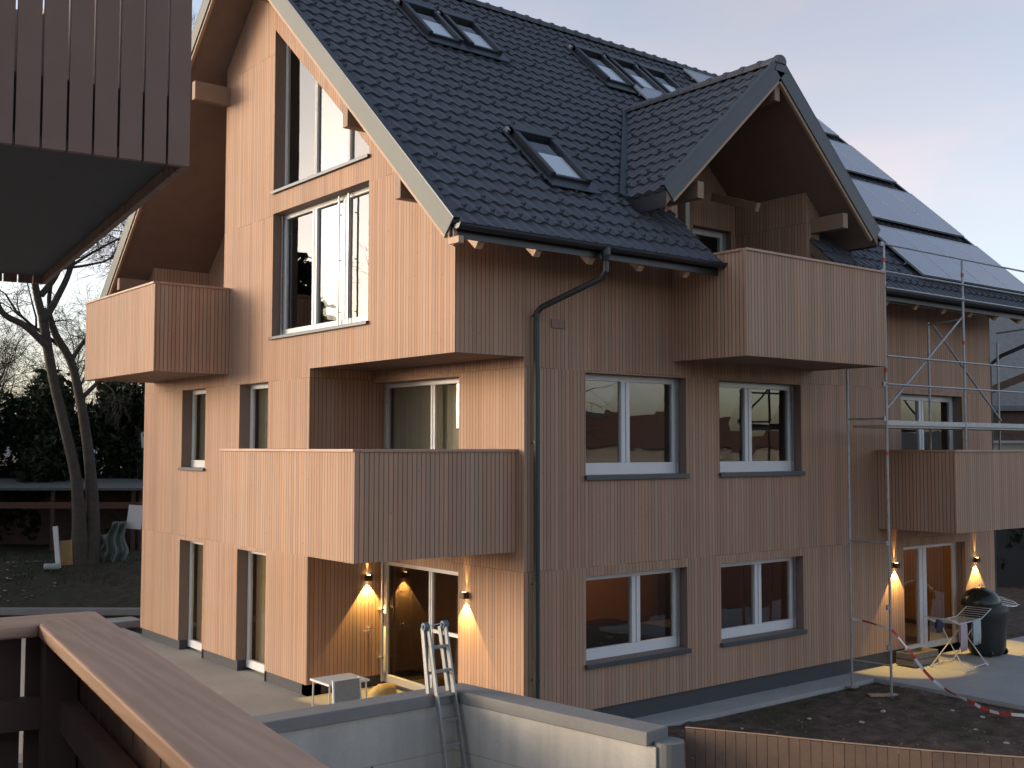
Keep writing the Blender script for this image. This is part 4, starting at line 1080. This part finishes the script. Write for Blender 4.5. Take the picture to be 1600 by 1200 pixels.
def tree(name,loc,skel,seed,label,group=None,**kw):
    T,K=branchy(skel,seed,**kw); t=thing(name,label,'tree',loc,0,group)
    T.build('trunk',M['bark'],t,smooth=True,recalc=False); K.build('crown',M['twig'],t,recalc=False); return t
D0=33.; 
def yp(u,v,d=0.): # photo-like plane of the yard, metres relative to the tree foot
    return V(FR*((u-135)*D0/1743)+FH*d+V((0,0,(880-v)*D0/1743)))
foot=far((135-800)*D0/1743,D0,.55)
sk=[([yp(128,890),yp(128,820,.0),yp(118,740,.1),yp(98,660,.1),yp(82,590,0),yp(72,520,-.2),yp(68,480,-.3)],[.34,.21,.16,.15,.145,.14,.13],0),
    ([yp(140,890,.2),yp(143,820,.3),yp(136,740,.4),yp(124,670,.5),yp(112,610,.5),yp(100,560,.4),yp(82,520,.1),yp(74,490,0)],[.34,.21,.17,.15,.135,.125,.11,.08],3),
    ([yp(68,490,-.3),yp(60,450,-.4),yp(54,400,-.5),yp(50,330,-.7),yp(30,240,-.8)],[.12,.105,.09,.08,.05],10),
    ([yp(72,500,-.3),yp(88,460,-.1),yp(98,420,.2),yp(110,360,.3),yp(125,290,.4),yp(150,210,.6)],[.105,.095,.085,.07,.055,.03],12),
    ([yp(66,460,-.3),yp(80,430,0),yp(95,390,.2),yp(128,330,.8)],[.10,.09,.07,.04],6),
    ([yp(76,540,-.2),yp(50,510,-.6),yp(22,490,-1.),yp(8,440,-1.2),yp(-6,380,-1.4),yp(-30,300,-1.5)],[.12,.10,.085,.07,.055,.04],10),
    ([yp(100,560,.4),yp(118,520,.8),yp(150,480,1.4),yp(190,450,2.2)],[.08,.06,.05,.03],9)]
tree('bare_tree',foot,sk,3,'large bare tree with a forked trunk in front of the dark hedge',nk=5,levels=5,base_len=2.2,spread=.9,lenf=.62,r_end=.03)
def stdtree(h,rr,sd):
    rnd=random.Random(sd); a=[V((0,0,0))]
    for i in range(5): a.append(a[-1]+V((rnd.uniform(-.3,.3),rnd.uniform(-.3,.3),h/5)))
    return [(a,[rr,rr*.8,rr*.7,rr*.55,rr*.4,rr*.25],9)]
for i,(s,d,h,seed,lab) in enumerate(((-21.8,46,7.0,11,'slender bare tree behind the hedge at the left edge'),(-18.6,48,6.6,12,'bare tree behind the hedge, just left of the house'),(-20.2,44,5.8,13,'small twiggy bare tree right behind the forked tree'),(-23.4,50,6.2,14,'farthest bare tree beyond the hedge'),(-15.9,42,5.4,15,'bare tree close behind the left house corner'))):
    tree('bare_tree',far(s,d,.8),stdtree(h,.16,seed),seed,lab,'bare trees behind the hedge',levels=4,nk=6,base_len=2.3,spread=1.1)
def foliage(c,rad,n,size,seed,fl=1.):
    rnd=random.Random(seed); mb=MB(); 
    lumps=[(V((rnd.gauss(0,.45)*rad[0],rnd.gauss(0,.45)*rad[1],rnd.uniform(-.9,.75)*rad[2])),rnd.uniform(.25,.5)) for _ in range(26)]
    for _ in range(n):
        lc,lr=rnd.choice(lumps)
        v=V((rnd.gauss(0,1),rnd.gauss(0,1),rnd.gauss(0,1))).normalized()*rnd.uniform(.55,1.05)
        p=lc+V((v.x*rad[0]*lr,v.y*rad[1]*lr,v.z*rad[2]*lr*.8))
        if p.z<-rad[2]: continue
        a=V((rnd.gauss(0,1),rnd.gauss(0,1),rnd.gauss(0,1))).normalized(); b=a.cross(V((rnd.gauss(0,1),rnd.gauss(0,1),rnd.gauss(0,1)))).normalized()
        s_=size*rnd.uniform(.5,1.3); c_=V(c)
        mb.add([c_+p-a*s_,c_+p-b*s_*.45,c_+p+a*s_,c_+p+b*s_*.45],[(0,1,2,3)])
    return mb
def bush(name,loc,rad,n,size,seed,label,cat='tree',mat='leaf',group=None,trunk=True):
    t=thing(name,label,cat,loc,0,group)
    foliage((0,0,rad[2]),rad,n,size,seed).build('crown',M[mat],t,recalc=False)
    if trunk:
        mb=MB(); mb.tube([(0,0,-.2),(.05,0,rad[2]),(0,0,rad[2]*1.6)],[.14,.1,.04],7); mb.build('trunk',M['bark'],t)
    return t
hz=[(-16.7,41.8,(1.6,1.2,2.3),'low dark evergreen deep in the gap right of the forked trunk'),(-19.6,39,(2.0,1.6,2.9),'broad dark evergreen at the left edge above the shed'),(-17.6,40,(1.7,1.5,2.7),'dark evergreen right behind the forked bare trunk'),(-15.4,39,(1.8,1.6,3.0),'dark evergreen filling the gap beside the house corner'),(-13.4,40,(1.4,1.5,2.9),'evergreen partly hidden by the left house corner'),(-21.8,40,(2.0,1.6,3.0),'leftmost dark evergreen, cut by the picture edge')]
for i,(s,d,rad,lab) in enumerate(hz): bush('evergreen',far(s,d,.9),rad,7000,.16,30+i,lab,group='evergreens above the shed')
# the long low shed
sh=thing('shed','long low dark timber shed with an open front behind the forked tree','shed',far(-18.5,36.5,.7),YAW-pi/2)
mb=MB(); mb.box(-9,6.5,1.6,1.7,-.3,1.8); mb.box(-9,-8.9,-.2,1.7,-.3,1.9); mb.box(6.4,6.5,-.2,1.7,-.3,1.9)
mb.build('wall',M['shedwood'],sh)
mb=MB(); mb.add([(-9.2,-.55,2.02),(6.8,-.55,2.02),(6.8,1.9,2.25),(-9.2,1.9,2.25),(-9.2,-.55,1.94),(6.8,-.55,1.94),(6.8,1.9,2.17),(-9.2,1.9,2.17)],[(0,1,2,3),(4,7,6,5),(0,4,5,1),(1,5,6,2),(2,6,7,3),(3,7,4,0)]); mb.build('roof',M['shedroof'] if 'shedroof' in M else M.setdefault('shedroof',simple('shed_roofing',(.10,.105,.10),rough=.7,noise=.2)),sh)
for x_ in(-8.6,-5.6,-2.6,.6,3.6,6.2):
    mb=MB(); mb.box(x_,x_+.12,-.3,-.18,-.3,1.98); mb.build('post',M['shedwood'],sh)
mb=MB(); mb.box(-9,6.5,-.32,-.22,1.35,1.55); mb.build('beam',M['shedred'] if 'shedred' in M else M.setdefault('shedred',simple('reddish_beam',(.13,.065,.045),rough=.8,noise=.2)),sh)
# things left lying in the yard
def leanboard(name,u,v,wd,h,tilt,mat,label,cat,d=33.2,th=.05,ln=.0):
    o=MB().box(-wd/2,wd/2,-th/2,th/2,0,h).build(name,mat,bevel=.006)
    o.location=far((u-800)*d/1743,d,4.03+(699-v)*d/1743); o.rotation_euler=(radians(-8),radians(tilt),YAW-pi/2); return tag(o,label,cat)
leanboard('plank',97,887,.13,1.22,-9,M['whiteobj'],'white plank leaning upright left of the forked tree','plank',d=32.4,th=.08)
leanboard('board',110,882,.36,.72,-6,M['yel'] if 'yel' in M else M.setdefault('yel',simple('ochre_board',(.30,.20,.08),rough=.8,noise=.2)),'ochre board standing against the tree foot','board',d=32.7)
leanboard('panel',212,826,.45,.72,4,M['whiteobj'],'pale panel leaning in front of the shed beside the house corner','panel',d=34)
mb=MB(); mb.tube([(-.2,0,.09),(.2,0,.09)],.09,14); o=mb.build('bucket',M['greyw'] if 'greyw' in M else M.setdefault('greyw',simple('grey_bucket',(.34,.36,.35),rough=.6)),bevel=.01); o.location=far((86-800)*32.2/1743,32.2,.52); o.rotation_euler=(0,0,YAW-pi/2+.2); tag(o,'grey bucket lying on its side below the white plank','bucket')
def tarp(u,v,wd,h,seed,label):
    mb=MB(); nx,ny=12,12; d=33.6
    for j in range(ny+1):
        for i in range(nx+1):
            s=(i/nx-.5)*wd*(1-.45*(j/ny)**1.5); z=h*(j/ny); q=.16*sin(i*1.1+seed)*(1-.3*j/ny)+.1*mn.noise(V((i*.4,j*.4,seed)))
            mb.v.append((s+.05*sin(j*.8+seed),q+.25*j/ny,z))
    for j in range(ny):
        for i in range(nx):
            k=j*(nx+1)+i; mb.f.append((k,k+1,k+nx+2,k+nx+1)); mb.m.append(0)
    o=mb.build('plastic_sheet',M['tarp'] if 'tarp' in M else M.setdefault('tarp',simple('sheer_plastic',(.10,.14,.12),rough=.3,noise=.3,scale=4)),smooth=True,recalc=False)
    o.location=far((u-800)*d/1743,d,4.03+(699-v)*d/1743); o.rotation_euler=(0,0,YAW-pi/2); m_=o.modifiers.new('t','SOLIDIFY'); m_.thickness=.01
    tag(o,label,'tarpaulin')
tarp(157,880,.6,.85,1,'crumpled green plastic sheet right of the tree foot'); tarp(186,880,.7,1.25,5,'taller shiny green plastic sheet nearer the house corner')
# kerb and step at the yard edge
mb=MB(); mb.obox((0,0,0),V((9,0,0)),V((0,.12,0)),V((0,0,.09))); o=mb.build('kerb',M['coping'],bevel=.02); o.location=far(-12,29.3,-.24); o.rotation_euler=(0,0,YAW-pi/2); struct(o)
mb=MB(); mb.obox((0,0,0),V((.9,0,0)),V((0,.35,0)),V((0,0,.09))); o=mb.build('doorstep',M['pave'],bevel=.02); o.location=(-.2,14.2,-.2); tag(o,'low pale concrete step on the ground behind the left house corner','step')
# pale leaf litter and scraps on the bank
rnd=random.Random(5); mb=MB()
for _ in range(260):
    s=rnd.uniform(-21,-12.5); d=rnd.uniform(30,33.5); z=-.25+min(1.,(d-29.6)/3.0)*.85+.09*mn.noise(V((s*.8,d*.8,1)))+.04*mn.noise(V((s*3,d*3,1)))+.03
    p=far(s,d,z); a=rnd.uniform(0,6); q=rnd.uniform(.02,.075); mb.add([p+V((cos(a)*q,sin(a)*q,.0)),p+V((-sin(a)*q,cos(a)*q,.02)),p-V((cos(a)*q,sin(a)*q,-.01)),p-V((-sin(a)*q,cos(a)*q,-.015))],[(0,1,2,3)])
tag(mb.build('leaf_litter',M['litter'] if 'litter' in M else M.setdefault('litter',simple('dry_leaf',(.38,.36,.31),rough=.9,noise=.3)),recalc=False),'dry leaves and scraps on the soil bank','leaf litter',kind='stuff')
rnd=random.Random(9); mb=MB()
for _ in range(5200):
    s=rnd.uniform(-24,-11); d=rnd.uniform(31.2,35.5); z=-.25+min(1.,(d-29.6)/3.0)*.85+.09*mn.noise(V((s*.8,d*.8,1)))+max(0,d-33)*.03
    if mn.noise(V((s*.9,d*.9,7)))<-.05: continue
    p=far(s,d,z); a=rnd.uniform(0,6); h_=rnd.uniform(.05,.2); mb.add([p,p+V((cos(a)*.02,sin(a)*.02,0)),p+V((cos(a)*.06,sin(a)*.05,h_))],[(0,1,2)])
tag(mb.build('grass',M['leaf2'],recalc=False),'rough low grass and weeds on the bank','grass',kind='stuff')

# ------------------------------------------------------------------ far right
nb=thing('neighbour_house','neighbour house with a grey roof and white wall seen past the right end','house',far(24,46,-.36),YAW-pi/2)
mb=MB(); mb.box(-5.5,8,0,9,0,4.6); mb.build('wall',M['nbw'] if 'nbw' in M else M.setdefault('nbw',simple('white_render',(.42,.42,.42),rough=.9,noise=.08,scale=1)),nb)
mb=MB(); mb.add([(-6.2,-.9,6.1),(8.6,-.9,6.1),(8.6,4.5,10.4),(-6.2,4.5,10.4),(8.6,9.9,6.1),(-6.2,9.9,6.1),(-6.2,-.9,5.9),(8.6,-.9,5.9),(8.6,9.9,5.9),(-6.2,9.9,5.9)],[(0,1,2,3),(3,2,4,5),(0,6,7,1),(4,8,9,5),(0,3,5,9,6),(1,7,8,4,2),(6,9,8,7)])
mb.build('roof',M['nbr'] if 'nbr' in M else M.setdefault('nbr',simple('grey_roof_slate',(.13,.14,.15),rough=.7,noise=.3,scale=6)),nb)
mb=MB(); mb.beam((-6.0,-1.0,6.2),(0,-1.1,8.6),.2,.3); mb.box(-5.5,8,-.6,-.02,4.7,5.9); mb.build('bargeboard',M['shedwood'],nb)
mb=MB(); mb.box(-5.4,7.9,-.06,-.01,2.9,3.6); mb.build('timber_band',M['shedwood'],nb)
mb=MB(); mb.box(-1.6,-.9,-.3,-.01,4.0,4.5); mb.build('vent_unit',M['dkmetal'],nb)
for xx in(-4.4,-1.2,2.0):
    mb=MB(); mb.box(xx,xx+1.3,-.05,-.02,1.2,2.7); mb.build('window',M['glassdark'],nb)
hd=thing('hedge','dark clipped hedge behind the right end of the house','hedge',far(19.,36,-.36),YAW-pi/2)
fo=foliage((0,0,1.9),(5.5,1.2,1.9),9000,.15,77); fo.build('foliage',M['leaf'],hd,recalc=False)
mb=MB(); mb.box(-4.5,4.5,-.3,.3,0,3.0); mb.build('dark_core',M['black'],hd)  # solid black box filling the inside of the hedge

# ------------------------------------------------------------------ what the panes mirror
bush('evergreen',(-11.1,24.6,-.36),(1.2,1.2,4.9),6000,.24,63,'slim evergreen beside the tallest one, mirrored in the gable window')
bush('evergreen',(-9.5,25.8,-.36),(1.8,1.8,7.0),12000,.30,61,'tall evergreen beside the drive, mirrored in the big gable window')
tree('bare_tree',(-12.5,20.,-.36),stdtree(8.5,.2,21),21,'bare tree by the drive, mirrored in the gable glazing',levels=4,nk=4,base_len=2.6)
tree('bare_tree',(13.0,-13.,-.36),stdtree(7.5,.2,22),22,'bare tree beyond the garden, mirrored in the long side windows',levels=4,nk=4,base_len=2.6)
for i,(a,b,rd) in enumerate(((-5.4,22.,(1.6,1.6,2.9)),(-4.5,29.5,(2.2,2.2,3.6)),(-12.,32,(3,3,4.)))):
    bush('evergreen',(a,b,-.36),rd,6000,.24,70+i,('nearest','middle','farthest')[i]+' of the three lower evergreens north of the terrace',group='evergreens north of the terrace')
for i,(a,b,w_,h_) in enumerate(((52,-48,14,7),(75,-80,18,8),(96,-70,12,6))):
    t=thing('distant_house','pale house with brown roof far across the garden, '+('nearest','largest','smallest')[i]+' of the three','house',(a,b,GZ),radians(40))
    MB().box(-w_/2,w_/2,-5,5,0,h_*.6).build('wall',M['terrace'],t)
    MB().prism([(-5.6,h_*.6),(5.6,h_*.6),(0,h_)],'X',-w_/2-.5,w_/2+.5).build('roof',M['shedred'],t)
